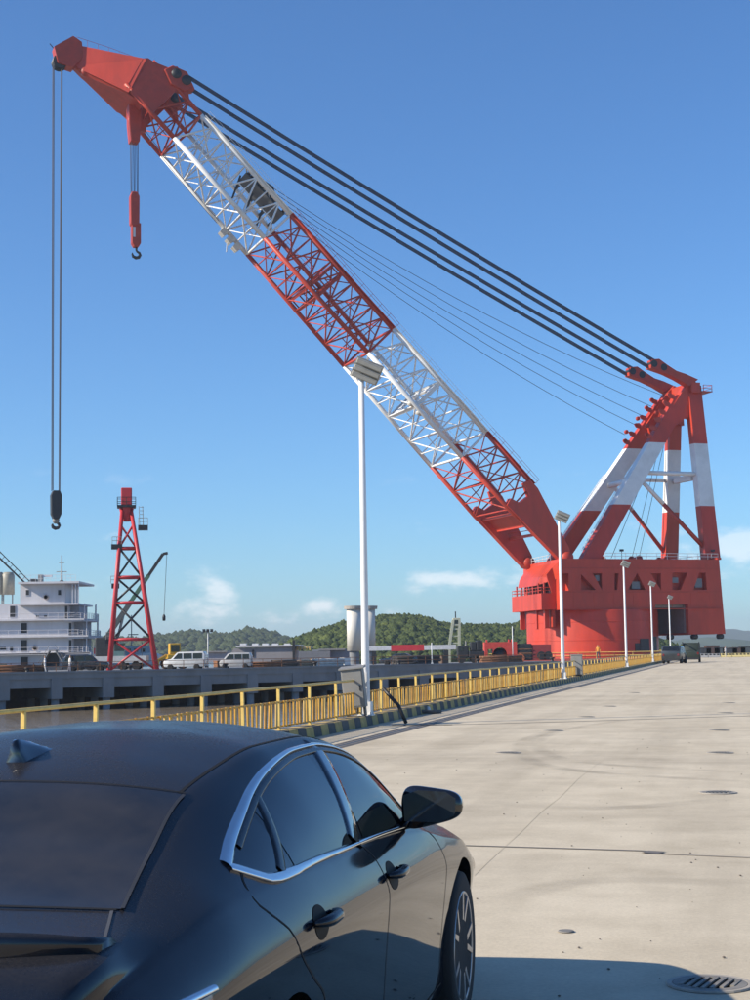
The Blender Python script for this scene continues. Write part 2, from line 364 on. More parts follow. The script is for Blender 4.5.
def tyre_mark(pts, w, z):
    P = []; pts = [Vector((p[0], p[1], z)) for p in pts]; val = []
    fx = [pts[0]]
    for a, b, c, d in zip([pts[0]] + pts[:-2], pts[:-1], pts[1:], pts[2:] + [pts[-1]]):
        for t in np.linspace(.125, 1, 8): fx.append(.5 * ((2 * b) + (c - a) * t + (2 * a - 5 * b + 4 * c - d) * t * t + (3 * b - a - 3 * c + d) * t ** 3))
    for i, p in enumerate(fx):
        d = (fx[min(i + 1, len(fx) - 1)] - fx[max(i - 1, 0)]).normalized(); n = Vector((-d.y, d.x, 0)); e = min(1, i / 6, (len(fx) - 1 - i) / 6)
        P.append([p + n * w * k for k in (-.5, -.2, .2, .5)]); val += [0, e, e, 0]
    o = MB().grid(P).build('tyre_mark', tm, quay, True, False); at_ = o.data.attributes.new('mark', 'FLOAT', 'POINT'); at_.data.foreach_set('value', val)
for k, (pp, w) in enumerate((([(750, 773), (680, 769), (600, 764), (556, 757), (537, 746), (545, 736), (585, 726), (650, 717)], .35), ([(750, 782), (660, 777), (590, 772), (540, 764), (520, 750), (530, 738), (570, 727)], .35),
       ([(480, 800), (560, 808), (650, 806), (750, 797)], .5), ([(490, 905), (560, 885), (640, 880), (750, 886)], .4))):
    tyre_mark([atz(x, y) for x, y in pp], w, .0022 + .0002 * k)
# scattered grit
g = MB()
for k in range(130):
    d = 6.5 + 26 * rnd.random() ** 1.6; x = rnd.uniform(-.05, .26) * d; r = rnd.uniform(.004, .011)
    g.lathe([(0, 0), (r, r * .3), (r * .7, r * .8), (0, r)], (x, d, .001), (0, 0, 1), 5)
struct(g.build('grit', mat('grit', (.14, .12, .10), .9, var=.4, vscale=30)), 'stuff')

# kerb of painted blocks
KY = mat('kerb_yellow', (.46, .34, .12), .85, var=.3, vscale=3, dirt=.7, dirt_col=(.20, .18, .15))
KB = mat('kerb_black', (.10, .097, .09), .85, var=.35, vscale=3, dirt=.5, dirt_col=(.16, .15, .13))
kl = .57; kb = MB(); kerb = None
def kpiece(mb, s0, z1=.22):
    a, b = s0 + .006, s0 + kl - .006
    mb.hexa([Q(a, -.34, -.01), Q(a, .16, -.01), Q(b, .16, -.01), Q(b, -.34, -.01), Q(a, -.32, z1), Q(a, .12, z1), Q(b, .12, z1), Q(b, -.32, z1)])
kerb = struct(MB().hexa([Q(sd(12), -.30, -.02), Q(sd(12), .1, -.02), Q(sd(200), .1, -.02), Q(sd(200), -.30, -.02), Q(sd(12), -.30, .205), Q(sd(12), .1, .205), Q(sd(200), .1, .205), Q(sd(200), -.30, .205)]).build('kerb', CONC))
far = {0: MB(), 1: MB()}; i = 0; s = sd(17)
while s < sd(199):
    if s < sd(90):
        mb = MB(); kpiece(mb, s, .22 + rnd.uniform(-.006, .006)); bevel(mb.build('kerb_block', KY if i % 2 else KB, kerb), .012, 1)
    else: kpiece(far[i % 2], s)
    i += 1; s += kl
for k, m in ((0, KB), (1, KY)): far[k].build('far_kerb_blocks', m, kerb)['kind'] = 'stuff'

# yellow fence on the kerb
fence = thing('quay_fence', 'long yellow picket railing standing on the striped kerb along the quay edge', 'fence', Q(0, 0))
def F(s, o, z): return QD * s + QR * o + Vector((0, 0, z))
FS0, FS1 = sd(15), sd(190); PS = 2.2; FO = -.14
fence.location = Q0
postm = MB().box(-.027, .027, -.027, .027, .2, 1.02); postm = postm.mesh('post', YELP)
PICKA = mat('fence_yellow_worn', (.60, .40, .12), .6, var=.3, vscale=5, dirt=.6, dirt_col=(.34, .20, .10)); PICKB = mat('fence_yellow_rusty', (.50, .26, .05), .65, var=.35, vscale=6, dirt=.75, dirt_col=(.22, .11, .05))
pickx = [MB().box(-.012, .012, -.042, .042, .27, .77).mesh('picket', m_) for m_ in (PICKA, PICKB)]
pickm = MB().box(-.012, .012, -.042, .042, .27, .77).mesh('picket', YEL)
npan = int((FS1 - FS0) / PS); ang = R(-12.9)
off = (sd(36.5 - .87 * 2.6) - FS0) % PS
for k in range(npan + 1):
    o = bpy.data.objects.new('post', postm); COL.objects.link(o); o.parent = fence; o.location = F(FS0 + off + k * PS, FO, 0); o.rotation_euler = (rnd.uniform(-.012, .012), rnd.uniform(-.02, .02), ang)
def rail(z, r, nm):
    pts = [F(FS0 + off + k * PS, FO, z + rnd.uniform(-.006, .006)) for k in range(npan + 1)]
    MB().tube(pts, r, 8).build(nm, YELP if z > .9 else YEL, fence, True)
rail(1.03, .027, 'top_rail'); rail(.75, .018, 'picket_rail'); rail(.29, .018, 'picket_rail')
pk = MB(); npk = 0
for k in range(npan):
    for j in range(1, 9):
        s = FS0 + off + (k + j / 9) * PS
        if k < 30:
            rv = rnd.random(); o = bpy.data.objects.new('picket', pickm if rv < .6 else pickx[0] if rv < .85 else pickx[1]); COL.objects.link(o); o.parent = fence; o.location = F(s, FO + .02, rnd.uniform(-.008, .008)); o.rotation_euler = (rnd.uniform(-.05, .05) * (2.5 if rnd.random() < .07 else 1), rnd.uniform(-.02, .02), ang + rnd.uniform(-.2, .2)); npk += 1
        else:
            a, b = s - .045, s + .045; o1, o2 = FO + .01, FO + .035
            pk.hexa([F(a, o1, .27), F(a, o2, .27), F(b, o2, .27), F(b, o1, .27), F(a, o1, .77), F(a, o2, .77), F(b, o2, .77), F(b, o1, .77)])
pk.build('far_pickets', YEL, fence)['kind'] = 'stuff'

# lamp posts
LED = mat('lamp_lens', (.45, .45, .42), .35)
HEADM = mat('lamp_head_grey', (.34, .34, .32), .5, dirt=.3)
def street_lamp(d, lab, tilt=0, o=-.02):
    p = Q(sd(d), o, .215); t = thing('street_lamp', lab, 'street lamp', p, R(-12.9), 'lamp posts along the quay edge')
    MB().lathe([(.098, 0), (.094, .5), (.080, 4), (.064, 8.0), (.0, 8.02)], (0, 0, 0), (0, 0, 1), 20).build('pole', POLEW, t, True)
    b = MB().box(-.17, .17, -.17, .17, 0, .03)
    for sx in (-1, 1):
        for sy in (-1, 1): b.lathe([(.02, .03), (.02, .09), (0, .09)], (sx * .13, sy * .13, 0), (0, 0, 1), 8)
    b.build('base_plate', POLEW, t)
    MB().box(-.13, .13, -.13, .13, .03, .32).build('base_cover', POLEW, t)
    MB().box(-.05, .05, -.112, -.085, .62, 1.0).build('access_door', GALV, t)
    # panel head of four finned modules, reaching out over the pavement
    MB().bar((0, 0, 7.88), (.10, -.10, 8.02), .08, .08).build('arm', HEADM, t)
    e1 = Vector((.87, .30, -.38)).normalized() * .8; nn = Vector((.25, -.80, -.55)); nn = (nn - e1 * nn.dot(e1)).normalized(); e2 = nn.cross(e1); nn = nn * .8; c0 = Vector((.17, -.14, 8.06))
    def hp(a, b, c): return c0 + e1 * a + e2 * b + nn * c
    def hbox(a0, a1, b0, b1, c0_, c1_): return MB().hexa([hp(a0, b0, c0_), hp(a1, b0, c0_), hp(a1, b1, c0_), hp(a0, b1, c0_), hp(a0, b0, c1_), hp(a1, b0, c1_), hp(a1, b1, c1_), hp(a0, b1, c1_)])
    hbox(-.42, .42, -.32, .32, -.05, 0).build('head_frame', HEADM, t)
    for k in range(3):
        b_ = -.215 + k * .215
        mo = hbox(-.40, .40, b_ - .085, b_ + .085, .002, .075).build('lamp_module', HEADM, t); bevel(mo, .015, 1)
        hbox(-.36, .36, b_ - .05, b_ + .05, .076, .088).build('lens', LED, mo)
        for j in range(6): hbox(-.36 + j * .14, -.34 + j * .14, b_ - .09, b_ + .09, -.11, -.05).build('fin', HEADM, mo)
    return t
for d, lab in ((36.5, 'tall white lamp post nearest the camera, with a grey cabinet at its foot'), (78, 'white lamp post standing in front of the left edge of the red drum'), (123, 'white lamp post in front of the middle of the red crane house'),
               (162, 'white lamp post in front of the right side of the red drum, second smallest'), (206, 'smallest white lamp post, in front of the dark recess under the crane tail')):
    street_lamp(d, lab)

# leaning grey cabinet at the first lamp
CAB = mat('cabinet_grey', (.22, .22, .21), .55, var=.15, vscale=3, dirt=.35, dirt_col=(.15, .14, .12))
cp = at(357, 706, 36.0)
cab = thing('electrical_cabinet', 'leaning grey electrical cabinet at the foot of the nearest lamp post', 'cabinet', (cp.x, cp.y, .22), R(-6))
cab.rotation_euler = (R(2), R(-5), R(-10))
bevel(MB().box(-.25, .25, -.14, .14, .2, 1.08).build('body', CAB, cab), .015)
MB().hexa([(-.29, -.19, 1.08), (.29, -.19, 1.08), (.29, .19, 1.10), (-.29, .19, 1.10), (-.29, -.19, 1.11), (.29, -.19, 1.11), (.29, .19, 1.15), (-.29, .19, 1.15)]).build('roof', CAB, cab)
dr = bevel(MB().box(-.225, .225, -.152, -.141, .24, 1.04).build('door', CAB, cab), .004)
MB().box(.15, .175, -.172, -.152, .58, .70).build('handle', BLACK, dr)
for x in (-.2, .2): MB().box(x - .02, x + .02, -.1, .1, 0, .2).build('leg', BLACK, cab)
cp = at(577, 672, 85)
cab2 = thing('electrical_cabinet', 'upright grey cabinet by the fence right of the second lamp post', 'cabinet', (cp.x, cp.y, .2), R(-12.9))
bevel(MB().box(-.3, .3, -.14, .14, .1, 1.15).build('body', CAB, cab2), .015); MB().box(-.33, .33, -.17, .17, 1.15, 1.19).build('roof', CAB, cab2); MB().box(-.28, .28, -.13, .13, 0, .1).build('plinth', BLACK, cab2)
a = at(383, 688, 36.9); b = at(406, 711, 36.6)
tag(MB().tube([a, a * .66 + b * .34 + Vector((0, 0, -.03)), a * .33 + b * .67 + Vector((0, 0, -.04)), Vector((b.x, b.y, .02))], .045, 8).build('black_pipe', BLACK, None, True), 'black hose leaning on the yellow fence right of the nearest lamp', 'hose')
a = atz(404, 715); 
tag(MB().tube([(a.x, a.y, .05), (a.x + .35, a.y + .2, .09), (a.x + .8, a.y + .45, .05), (a.x + 1.0, a.y + .8, .04)], .05, 8).build('mooring_rope_scrap', mat('rope_scrap', (.09, .085, .08), .9), None, True), 'dark scrap of rope lying by the kerb right of the nearest lamp', 'rope')
a = atz(428, 713); tag(MB().lathe([(.0, 0), (.07, .0), (.075, .1), (.05, .17), (0, .18)], (a.x, a.y, 0), (0, 0, 1), 10).build('white_bottle', GALV, None, True), 'small white bottle lying by the kerb beyond the rope scrap', 'bottle')

# ------------------------------------------------------------------ finger pier across the basin
PA = Vector((-36.8, 153, 0)); PD = Vector((.859, .512, 0)).normalized(); PN = Vector((-PD.y, PD.x, 0)); PZ = .1
def PP(s, n, z): return PA + PD * s + PN * n + Vector((0, 0, z))
pier = thing('concrete_pier', 'long grey concrete pier on columns across the basin behind the fence', 'pier', (0, 0, 0))
def pbox(s0, s1, n0, n1, z0, z1): return MB().hexa([PP(s0, n0, z0), PP(s1, n0, z0), PP(s1, n1, z0), PP(s0, n1, z0), PP(s0, n0, z1), PP(s1, n0, z1), PP(s1, n1, z1), PP(s0, n1, z1)])
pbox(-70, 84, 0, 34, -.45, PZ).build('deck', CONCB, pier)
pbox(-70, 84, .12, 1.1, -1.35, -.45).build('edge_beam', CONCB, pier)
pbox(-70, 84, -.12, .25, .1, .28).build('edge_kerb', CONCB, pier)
pbox(-70, 84, 12, 12.6, -4, -.45).build('shade_backing', mat('pier_void_shade', (.06, .06, .065), .9), pier)  # added dark backing; its colour stands in for the shade under the deck
k0 = .35
for k in range(-11, 16):
    s = k0 + k * 5.4
    co = pbox(s - .6, s + .6, -.05, 9, -2.45, -.46).build('pile_cap', CONCB, pier)
    for n in (.6, 4, 8): MB().lathe([(.4, -5), (.4, -2.45)], PP(s, n, 0), (0, 0, 1), 12).build('pile', CONCB, co, True)
for k in range(-6, 8):
    s = 3 + k * 10.8; MB().lathe([(.22, .28), (.18, .3), (.17, .55), (.3, .6), (.3, .7), (0, .74)], PP(s, .9, 0), (0, 0, 1), 14).build('bollard', BLACK, pier, True)

# ------------------------------------------------------------------ hills
def leaf_mat(name, c0, c1):
    m = bpy.data.materials.new(name); m.use_nodes = True; t = m.node_tree; b = t.nodes['Principled BSDF']; b.inputs['Roughness'].default_value = .8; b.inputs['Specular IOR Level'].default_value = .2
    co = t.nodes.new('ShaderNodeTexCoord'); n = t.nodes.new('ShaderNodeTexNoise'); n.inputs['Scale'].default_value = .16; n.inputs['Detail'].default_value = 7; t.links.new(co.outputs['Object'], n.inputs['Vector'])
    r = t.nodes.new('ShaderNodeValToRGB'); r.color_ramp.elements[0].position = .33; r.color_ramp.elements[1].position = .68
    r.color_ramp.elements[0].color = c0 + (1,); r.color_ramp.elements[1].color = c1 + (1,); t.links.new(n.outputs['Fac'], r.inputs[0]); t.links.new(r.outputs[0], b.inputs['Base Color'])
    n2 = t.nodes.new('ShaderNodeTexNoise'); n2.inputs['Scale'].default_value = .8; n2.inputs['Detail'].default_value = 4; t.links.new(co.outputs['Object'], n2.inputs['Vector'])
    bp = t.nodes.new('ShaderNodeBump'); bp.inputs['Strength'].default_value = 1; bp.inputs['Distance'].default_value = 1.2; t.links.new(n2.outputs['Fac'], bp.inputs['Height']); t.links.new(bp.outputs[0], b.inputs['Normal'])
    return m
LEAF = leaf_mat('hill_leaves', (.022, .042, .012), (.095, .120, .030))
LEAFF = leaf_mat('far_hill_leaves', (.035, .055, .02), (.07, .09, .035))
SOIL = mat('hill_soil', (.05, .055, .028), .95, var=.3, vscale=.05)
ico = bmesh.new(); bmesh.ops.create_icosphere(ico, subdivisions=1, radius=1); ICO_V = [v.co.copy() for v in ico.verts]; ICO_F = [tuple(v.index for v in f.verts) for f in ico.faces]; ico.free()
def hill(name, prof, D, depth, trees=0, tr=(2.5, 5), m=LEAF, nx=80):
    """a ridge at distance D whose crest follows (azimuth, elevation) samples"""
    xs = np.array([(p[0] - 375) / FPX for p in prof]); hs = []
    for (px, py) in prof: hs.append(max(at(px, py, D).z, -3))
    hs = np.array(hs); x0, x1 = xs[0] * D, xs[-1] * D
    def H(x, y):
        e = np.interp(x / D, xs, hs); tt = (y - D) / depth
        b = max(0.0, 1 - tt * tt); nzv = mnoise.noise(Vector((x * .02, y * .02, D * .01))) * .12 + mnoise.noise(Vector((x * .006, y * .006, 3 + D))) * .15
        return -4 + (e + 4) * (b ** .8) * (1 + nzv * (1 - max(0, 1 - abs(tt) * 4)))
    P = []
    for j in range(25):
        y = D - depth + 2 * depth * j / 24; P.append([(x0 + (x1 - x0) * i / nx, y, H(x0 + (x1 - x0) * i / nx, y)) for i in range(nx + 1)])
    o = struct(MB().grid(P).build(name, SOIL if trees else m, None, True)); 
    if trees:
        r2 = random.Random(int(D)); mb = MB(); k = 0
        while k < trees:
            x = r2.uniform(x0, x1); y = D - depth * (r2.random() ** 1.3 if r2.random() < .85 else -.25 * r2.random()); zz = H(x, y)
            if zz < -2.5: k += 1; continue
            rr = r2.uniform(*tr); base = len(mb.v); sq = r2.uniform(.8, 1.25); ph = r2.uniform(0, 6)
            for v in ICO_V:
                q = 1 + .6 * mnoise.noise(v * 1.7 + Vector((ph, x, y))); mb.v.append((x + v.x * rr * q, y + v.y * rr * q, zz + rr * .25 + v.z * rr * sq * q))
            for f in ICO_F: mb.f.append(tuple(base + i for i in f))
            k += 1
        t = mb.build('hill_woods', m, None, True, False); struct(t, 'stuff')
    return o
hill('hill', [(270, 656), (285, 651), (300, 643), (320, 635), (340, 628), (360, 625), (380, 622), (400, 621), (420, 623), (440, 629), (460, 632), (480, 631), (500, 632), (520, 629), (545, 627), (580, 630), (620, 640), (650, 656)], 640, 130, 15000, (.7, 2.3))
hill('hill', [(-60, 650), (0, 648), (60, 646), (100, 645), (150, 645), (170, 641), (190, 638), (205, 640), (225, 641), (235, 641), (250, 636), (265, 638), (275, 642), (290, 647), (310, 652)], 1500, 260, 3600, (3, 6.5), LEAFF)
hill('mountain', [(560, 650), (640, 646), (655, 645), (665, 641), (680, 645), (695, 638), (705, 637), (720, 640), (735, 643), (750, 648), (800, 645), (860, 640), (950, 648)], 3300, 500, 0, m=LEAFF, nx=160)
hill('mountain', [(420, 650), (520, 640), (600, 637), (660, 636), (700, 632), (725, 630), (742, 635), (760, 636), (800, 630), (900, 645)], 5600, 700, 0, m=LEAFF, nx=160)
# ------------------------------------------------------------------ floating crane
crane = thing('floating_crane', 'huge red and white floating crane with long lattice boom raised over the harbour', 'crane', (41.24, 300, 0), R(200))
def BM(s, w, n): return Vector((.69 * s - .724 * n, w, .724 * s + .69 * n))      # boom frame -> crane frame
def bw(s): return 8.2 - 3.0 * (s - 20) / 104
SEC = [(20, 47.1, RED2), (47.1, 72.7, WHITE), (72.7, 100.2, RED2), (100.2, 123.6, WHITE), (123.6, 136, RED2)]
def scol(s):
    for a, b, m in SEC:
        if s < b: return m
    return RED2
NB, NT = 4.1, 10.8
boom = emp('boom', crane)
# chords, one tube for each painted length
for wsg in (-1, 1):
    for nn in (NB, NT):
        for a, b, m in SEC:
            if b <= 47.2:
                pts = [BM(21, wsg * bw(21), 5.9 + (nn - 7.4) * .12), BM(34, wsg * bw(34), nn), BM(b, wsg * bw(b), nn)]
            else: pts = [BM(a, wsg * bw(a), nn), BM(b, wsg * bw(b), nn)]
            MB().tube(pts, .42 if nn == NB else .40, 10).build('chord', m, boom, True)
def brace(p, q, r, s):
    MB().tube([p, q], r, 6, False).build('brace', scol(s), boom, True)
stations = list(np.linspace(34, 47.1, 3)) + list(np.linspace(47.1, 72.7, 5))[1:] + list(np.linspace(72.7, 100.2, 6))[1:] + list(np.linspace(100.2, 123.6, 5))[1:] + [130]
for i, s in enumerate(stations):
    w = bw(s); e = .04 if s < 47 else -.04
    sm = s + (.1 if i < len(stations) - 1 else -.1)
    big = .24 if any(abs(s - q) < .3 for q in (47.1, 72.7, 100.2, 123.6)) else .16
    for wsg in (-1, 1): brace(BM(s, wsg * w, NB), BM(s, wsg * w, NT), big, sm)
    brace(BM(s, -w, NB), BM(s, w, NB), big, sm); brace(BM(s, -w, NT), BM(s, w, NT), big, sm)
    if i + 1 < len(stations):
        s2 = stations[i + 1]; w2 = bw(s2); h = (s + s2) / 2
        for wsg in (-1, 1):
            for k, (sa, sb) in enumerate(((s, h), (h, s2))):
                wa, wb_ = bw(sa), bw(sb)
                up = (k == 0)
                brace(BM(sa, wsg * wa, NB if up else NT), BM(sb, wsg * wb_, NT if up else NB), .17, (sa + sb) / 2)
                mid_ = (NB + NT) / 2; brace(BM(sa, wsg * wa, mid_) if k else BM(sb, wsg * wb_, mid_), BM((sa + sb) / 2, wsg * (wa + wb_) / 2, mid_), .09, (sa + sb) / 2)
            brace(BM(h, wsg * bw(h), NB), BM(h, wsg * bw(h), NT), .12, h)
        for nn_ in (NB, NT):
            brace(BM(h, -bw(h), nn_), BM(h, bw(h), nn_), .12, h)
            sg_ = 1 if (i % 2) == (nn_ == NB) else -1; brace(BM(s, sg_ * w, nn_), BM(s2, -sg_ * w2, nn_), .11, h)
        if i % 2: brace(BM(s, -w, NB), BM(s2, w2, NB), .15, h); brace(BM(s, w, NT), BM(s2, -w2, NT), .15, h)
        else: brace(BM(s, w, NB), BM(s2, -w2, NB), .15, h); brace(BM(s, -w, NT), BM(s2, w2, NT), .15, h)
# stiffening frames with a hole, in the middle of the lower white and the middle red length
def diaphragm(s, m):
    w = bw(s); mb = MB(); n = 24; th = .25
    for side in (-1, 1):
        pass
    outer = []; inner = []
    for k in range(n):
        t = 2 * math.pi * k / n; c, d = math.cos(t), math.sin(t); mx = max(abs(c), abs(d))
        outer.append((w * c / mx, (NB + NT) / 2 + (NT - NB) / 2 * d / mx)); inner.append((w * .72 * c, (NB + NT) / 2 + (NT - NB) / 2 * .66 * d))
    k0 = len(mb.v)
    for ds in (-th, th):
        mb.v += [tuple(BM(s + ds, a, b)) for a, b in outer] + [tuple(BM(s + ds, a, b)) for a, b in inner]
    for k in range(n):
        k2 = (k + 1) % n
        mb.f += [(k, k2, n + k2, n + k), (2 * n + k, 3 * n + k, 3 * n + k2, 2 * n + k2), (k, 2 * n + k, 2 * n + k2, k2), (n + k, n + k2, 3 * n + k2, 3 * n + k)]
    mb.build('stiffening_frame', m, boom)
diaphragm(59.5, WHITE); diaphragm(88.5, RED2); diaphragm(86.2, RED2)
for s in (86.2, 88.5):
    for wsg in (-1, 1):
        for t in np.linspace(-.8, .8, 4): MB().tube([BM(86.2, wsg * bw(87), 7.45 + t * 3.2), BM(88.5, wsg * bw(87), 7.45 + t * 3.2)], .14, 6).build('brace', RED2, boom, True) if s < 87 else None
# walkways along the lower near chord and top far chord
for (wf, n0, s0, s1) in ((1, NT + .3, 34, 123), (-1, NT + .3, 34, 123)):
    for a, b, m in SEC:
        a = max(a, s0); b = min(b, s1)
        if b <= a: continue
        mb = MB()
        mb.bar(BM(a, wf * (bw(a) + .55), n0), BM(b, wf * (bw(b) + .55), n0), .7, .06, up=(-.724, 0, .69))
        for hh in (.55, 1.05): mb.tube([BM(a, wf * (bw(a) + .88), n0 + hh), BM(b, wf * (bw(b) + .88), n0 + hh)], .035, 5)
        for s in np.arange(a, b, 2.4): mb.tube([BM(s, wf * (bw(s) + .88), n0), BM(s, wf * (bw(s) + .88), n0 + 1.05)], .035, 5)
        mb.build('walkway', m, boom)
# solid plate legs at the foot
for wsg in (-1, 1):
    poly = [(19.2, 5.0), (21, 4.6), (35, NB - .05), (35.4, NB + 1.4), (33.6, 6.2), (33.2, 8.6), (35.5, NT - 1.2), (35.2, NT + .1), (33, NT + .05), (20.5, 7.4), (19, 6.4)]
    MB().prism(poly, lambda a, b, t, wsg=wsg: BM(a, wsg * (bw(a) - .75 + t), b), 0, 1.5).build('foot_plate', RED, boom)
    MB().lathe([(0, -1.3), (1.1, -1.3), (1.1, 1.3), (0, 1.3)], BM(20, wsg * bw(20), 5.9), (0, 1, 0), 20).build('foot_pin', RED2, boom, True)
for s, n in ((26, 6.3), (29, 5.4), (32.5, 4.7)):
    MB().bar(BM(s, -bw(s), n), BM(s, bw(s), n), .55, .5).build('cross_beam', RED, boom)
MB().prism([(29, -7.4), (29, 7.4), (32.5, 7.2), (32.5, -7.2)], lambda a, b, t: BM(a, b, 5.2 + t), 0, .12).build('foot_platform', RED, boom)
mb = MB()
for s in np.linspace(27, 32.3, 5): mb.bar(BM(s, -7, 6.6), BM(s, 7, 6.6), .12, .12)
mb.build('platform_rail', RED, boom)
# dark rope guide on the upper white length and the floodlight racks below it
gd = emp('rope_guide', boom)
MB().prism([(104, NT + .1), (110.5, NT + .1), (109.8, NT + 1.5), (106, NT + 2.6), (104.3, NT + 1.6)], lambda a, b, t: BM(a, t, b), 2.2, 2.5).build('side_plate', BLACK, gd)
MB().prism([(104, NT + .1), (110.5, NT + .1), (109.8, NT + 1.5), (106, NT + 2.6), (104.3, NT + 1.6)], lambda a, b, t: BM(a, t, b), -.4, -.1).build('side_plate', BLACK, gd)
for s, n in ((105.2, NT + 1.4), (107.6, NT + 1.2), (109.3, NT + .6)): MB().lathe([(0, -1.6), (.75, -1.6), (.75, 1.6), (0, 1.6)], BM(s, 1, n), (0, 1, 0), 16).build('roller', BLACK, gd, True)
for s in (101.5, 104, 107, 110.5): MB().bar(BM(s, -bw(s), NT + .15), BM(s, bw(s), NT + .15), .5, .4).build('guide_beam', BLACK, gd)
for s in (102.5, 105.5, 109): MB().bar(BM(s, .2, NB + 2), BM(s + 2.4, .5, NT), .35, .35).build('guide_strut', BLACK, gd)
MB().prism([(101, -1.5), (101, 4.8), (111, 4.3), (111, -1.5)], lambda a, b, t: BM(a, b, NT - .5 + t), 0, .15).build('guide_deck', mat('guide_deck', (.07, .075, .08), .6), gd)
fl = emp('floodlight_rack', boom)
for k, s in enumerate((102.4, 104.2, 106.0)):
    MB().prism([(s - .7, NB - .3), (s + .7, NB - .3), (s + .55, NB - 1.5), (s - .55, NB - 1.5)], lambda a, b, t: BM(a, t, b), -bw(s) - .6, -bw(s) + 1.1).build('floodlight', mat('flood_grey', (.52, .50, .45), .5), fl)
MB().bar(BM(101.5, -bw(104), NB - .3), BM(107, -bw(104), NB - .3), .3, .2).build('rack_bar', WHITE, fl)
MB().bar(BM(104.2, -bw(104), NB - 1.4), BM(103, -bw(104), NB - 2.8), .18, .18).build('rack_stem', WHITE, fl)
for s in (60.6, 58.4):
    MB().lathe([(0, -.5), (.55, -.5), (.55, .5), (0, .5)], BM(s, bw(s) - .5, NB - .2), (1, 0, .3), 12).build('floodlight', mat('flood_grey', (.52, .50, .45), .5), boom, True)

# boom head: tapering plate box to the tip sheaves
head = emp('boom_head', crane)
T1 = [(87.3, 5.4, 106), (90.4, 5.4, 99.6), (99.2, .8, 105.0), (98.6, .8, 108.9)]
def mir(p): return (p[0], -p[1], p[2])
a, b, c, d = T1
hd = MB()
hd.quad(a, b, c, d); hd.quad(mir(b), mir(a), mir(d), mir(c)); hd.quad(b, mir(b), mir(c), c); hd.quad(mir(a), a, d, mir(d)); hd.quad(a, mir(a), mir(b), b); hd.quad(d, c, mir(c), mir(d))
bm_ = hd.build('head_taper', RED, head)
# lower lip under the taper
MB().hexa([(90.4, -5.0, 99.5), (90.4, 5.0, 99.5), (99.2, .7, 104.9), (99.2, -.7, 104.9), (88.6, -4.6, 98.6), (88.6, 4.6, 98.6), (97.8, .7, 103.6), (97.8, -.7, 103.6)]).build('head_soffit', RED2, head)
for wsg in (-1, 1):
    P = [BM(129.2, 0, NB), BM(134.3, 0, NB - .6), BM(136.6, 0, NT - .6), BM(133.5, 0, NT + 1.2), BM(129.6, 0, NT + .2)]
    MB().prism([(p.x, p.z) for p in P], lambda u, z, t, wsg=wsg: (u, wsg * (4.85 + t), z), 0, .5).build('side_plate', RED2, head)
    MB().prism([(s, n) for s, n in ((126.5, NT - .1), (133.5, NT + 1.0), (132.6, NT + 2.6), (130, NT + 2.4))], lambda s, n, t, wsg=wsg: BM(s, wsg * (3.6 + t), n), 0, 1.9).build('stay_lug', RED2, head)
MB().prism([(131.5, NB), (135.4, NB - .4), (137.4, NT - 1.2), (136.9, NT - .4), (133, NT + .8)], lambda s, n, t: BM(s, t, n), -5.2, 5.2).build('head_box', RED2, head)
MB().prism([(102.7, 108.0), (99.4, 110.3), (97.9, 109.4), (97.6, 106.6), (99.4, 104.6), (102.0, 105.2)], lambda u, z, t: (u, t, z), -1.3, 1.3).build('tip_housing', RED2, head)
MB().bar((102.6, 0, 108.1), (103.3, 0, 108.9), .12, .12).build('tip_aerial', BLACK, head)
for w in (-.7, 0, .7): MB().lathe([(0, -.14), (1.15, -.14), (1.3, -.1), (1.15, 0), (1.3, .1), (1.15, .14), (0, .14)], (101.6, w, 105.6), (0, 1, 0), 24).build('sheave', BLACK, head, True)
MB().lathe([(0, -.5), (.8, -.5), (.8, .5), (0, .5)], (97.2, 1.1, 104.0), (0, 1, 0), 16).build('guide_sheave', RED2, head, True)
rl = MB()
pts = [Vector((98.6, .2, 109.9)), Vector((93, .2, 108.7)), Vector((87.3, .2, 107.2))]
rl.tube([p + Vector((0, 0, .7)) for p in pts], .035, 5)
for t in np.linspace(0, 1, 7):
    p = pts[0].lerp(pts[2], t); rl.tube([p - Vector((0, 0, .8)), p + Vector((0, 0, .7))], .03, 5)
rl.build('hand_rail', RED2, head)
# ropes of the two hooks
def rope(name, pts, r, m, par=crane, n=6): return MB().tube(pts, r, n, False).build(name, m, par, True)
for u, w in ((102.65, -.7), (102.65, .7), (101.2, -.45), (101.2, .45)): rope('hoist_rope', [(u, w, 105.4), (u - .15 if u > 102 else u + .1, w, 30)], .085, ROPE_THIN)
hk = emp('main_hook_block', crane)
bl = MB().prism([(100.95, 29.2), (101.25, 30.0), (102.45, 30.0), (102.8, 29.2), (102.75, 26.0), (102.35, 25.1), (101.4, 25.1), (101.0, 26.0)], lambda u, z, t: (u, t, z), -.8, .8).build('block', BLACK, hk)
bevel(bl, .15)
HOOK = [(0, 0), (0, -.5), (-.12, -.75), (-.55, -1.0), (-.7, -1.4), (-.45, -1.85), (.1, -1.98), (.6, -1.75), (.78, -1.3), (.72, -1.05)]
def hookmesh(c, sc, par, m, nm='hook'):
    MB().tube([(c[0] + a * sc, c[1], c[2] + b * sc) for a, b in HOOK], [.22 * sc, .2 * sc, .2 * sc, .26 * sc, .3 * sc, .32 * sc, .32 * sc, .28 * sc, .18 * sc, .08 * sc], 10).build(nm, m, par, True)
hookmesh((101.9, 0, 25.2), .85, hk, BLACK); hookmesh((101.8, 0, 25.2), -.0 + .8, hk, BLACK)
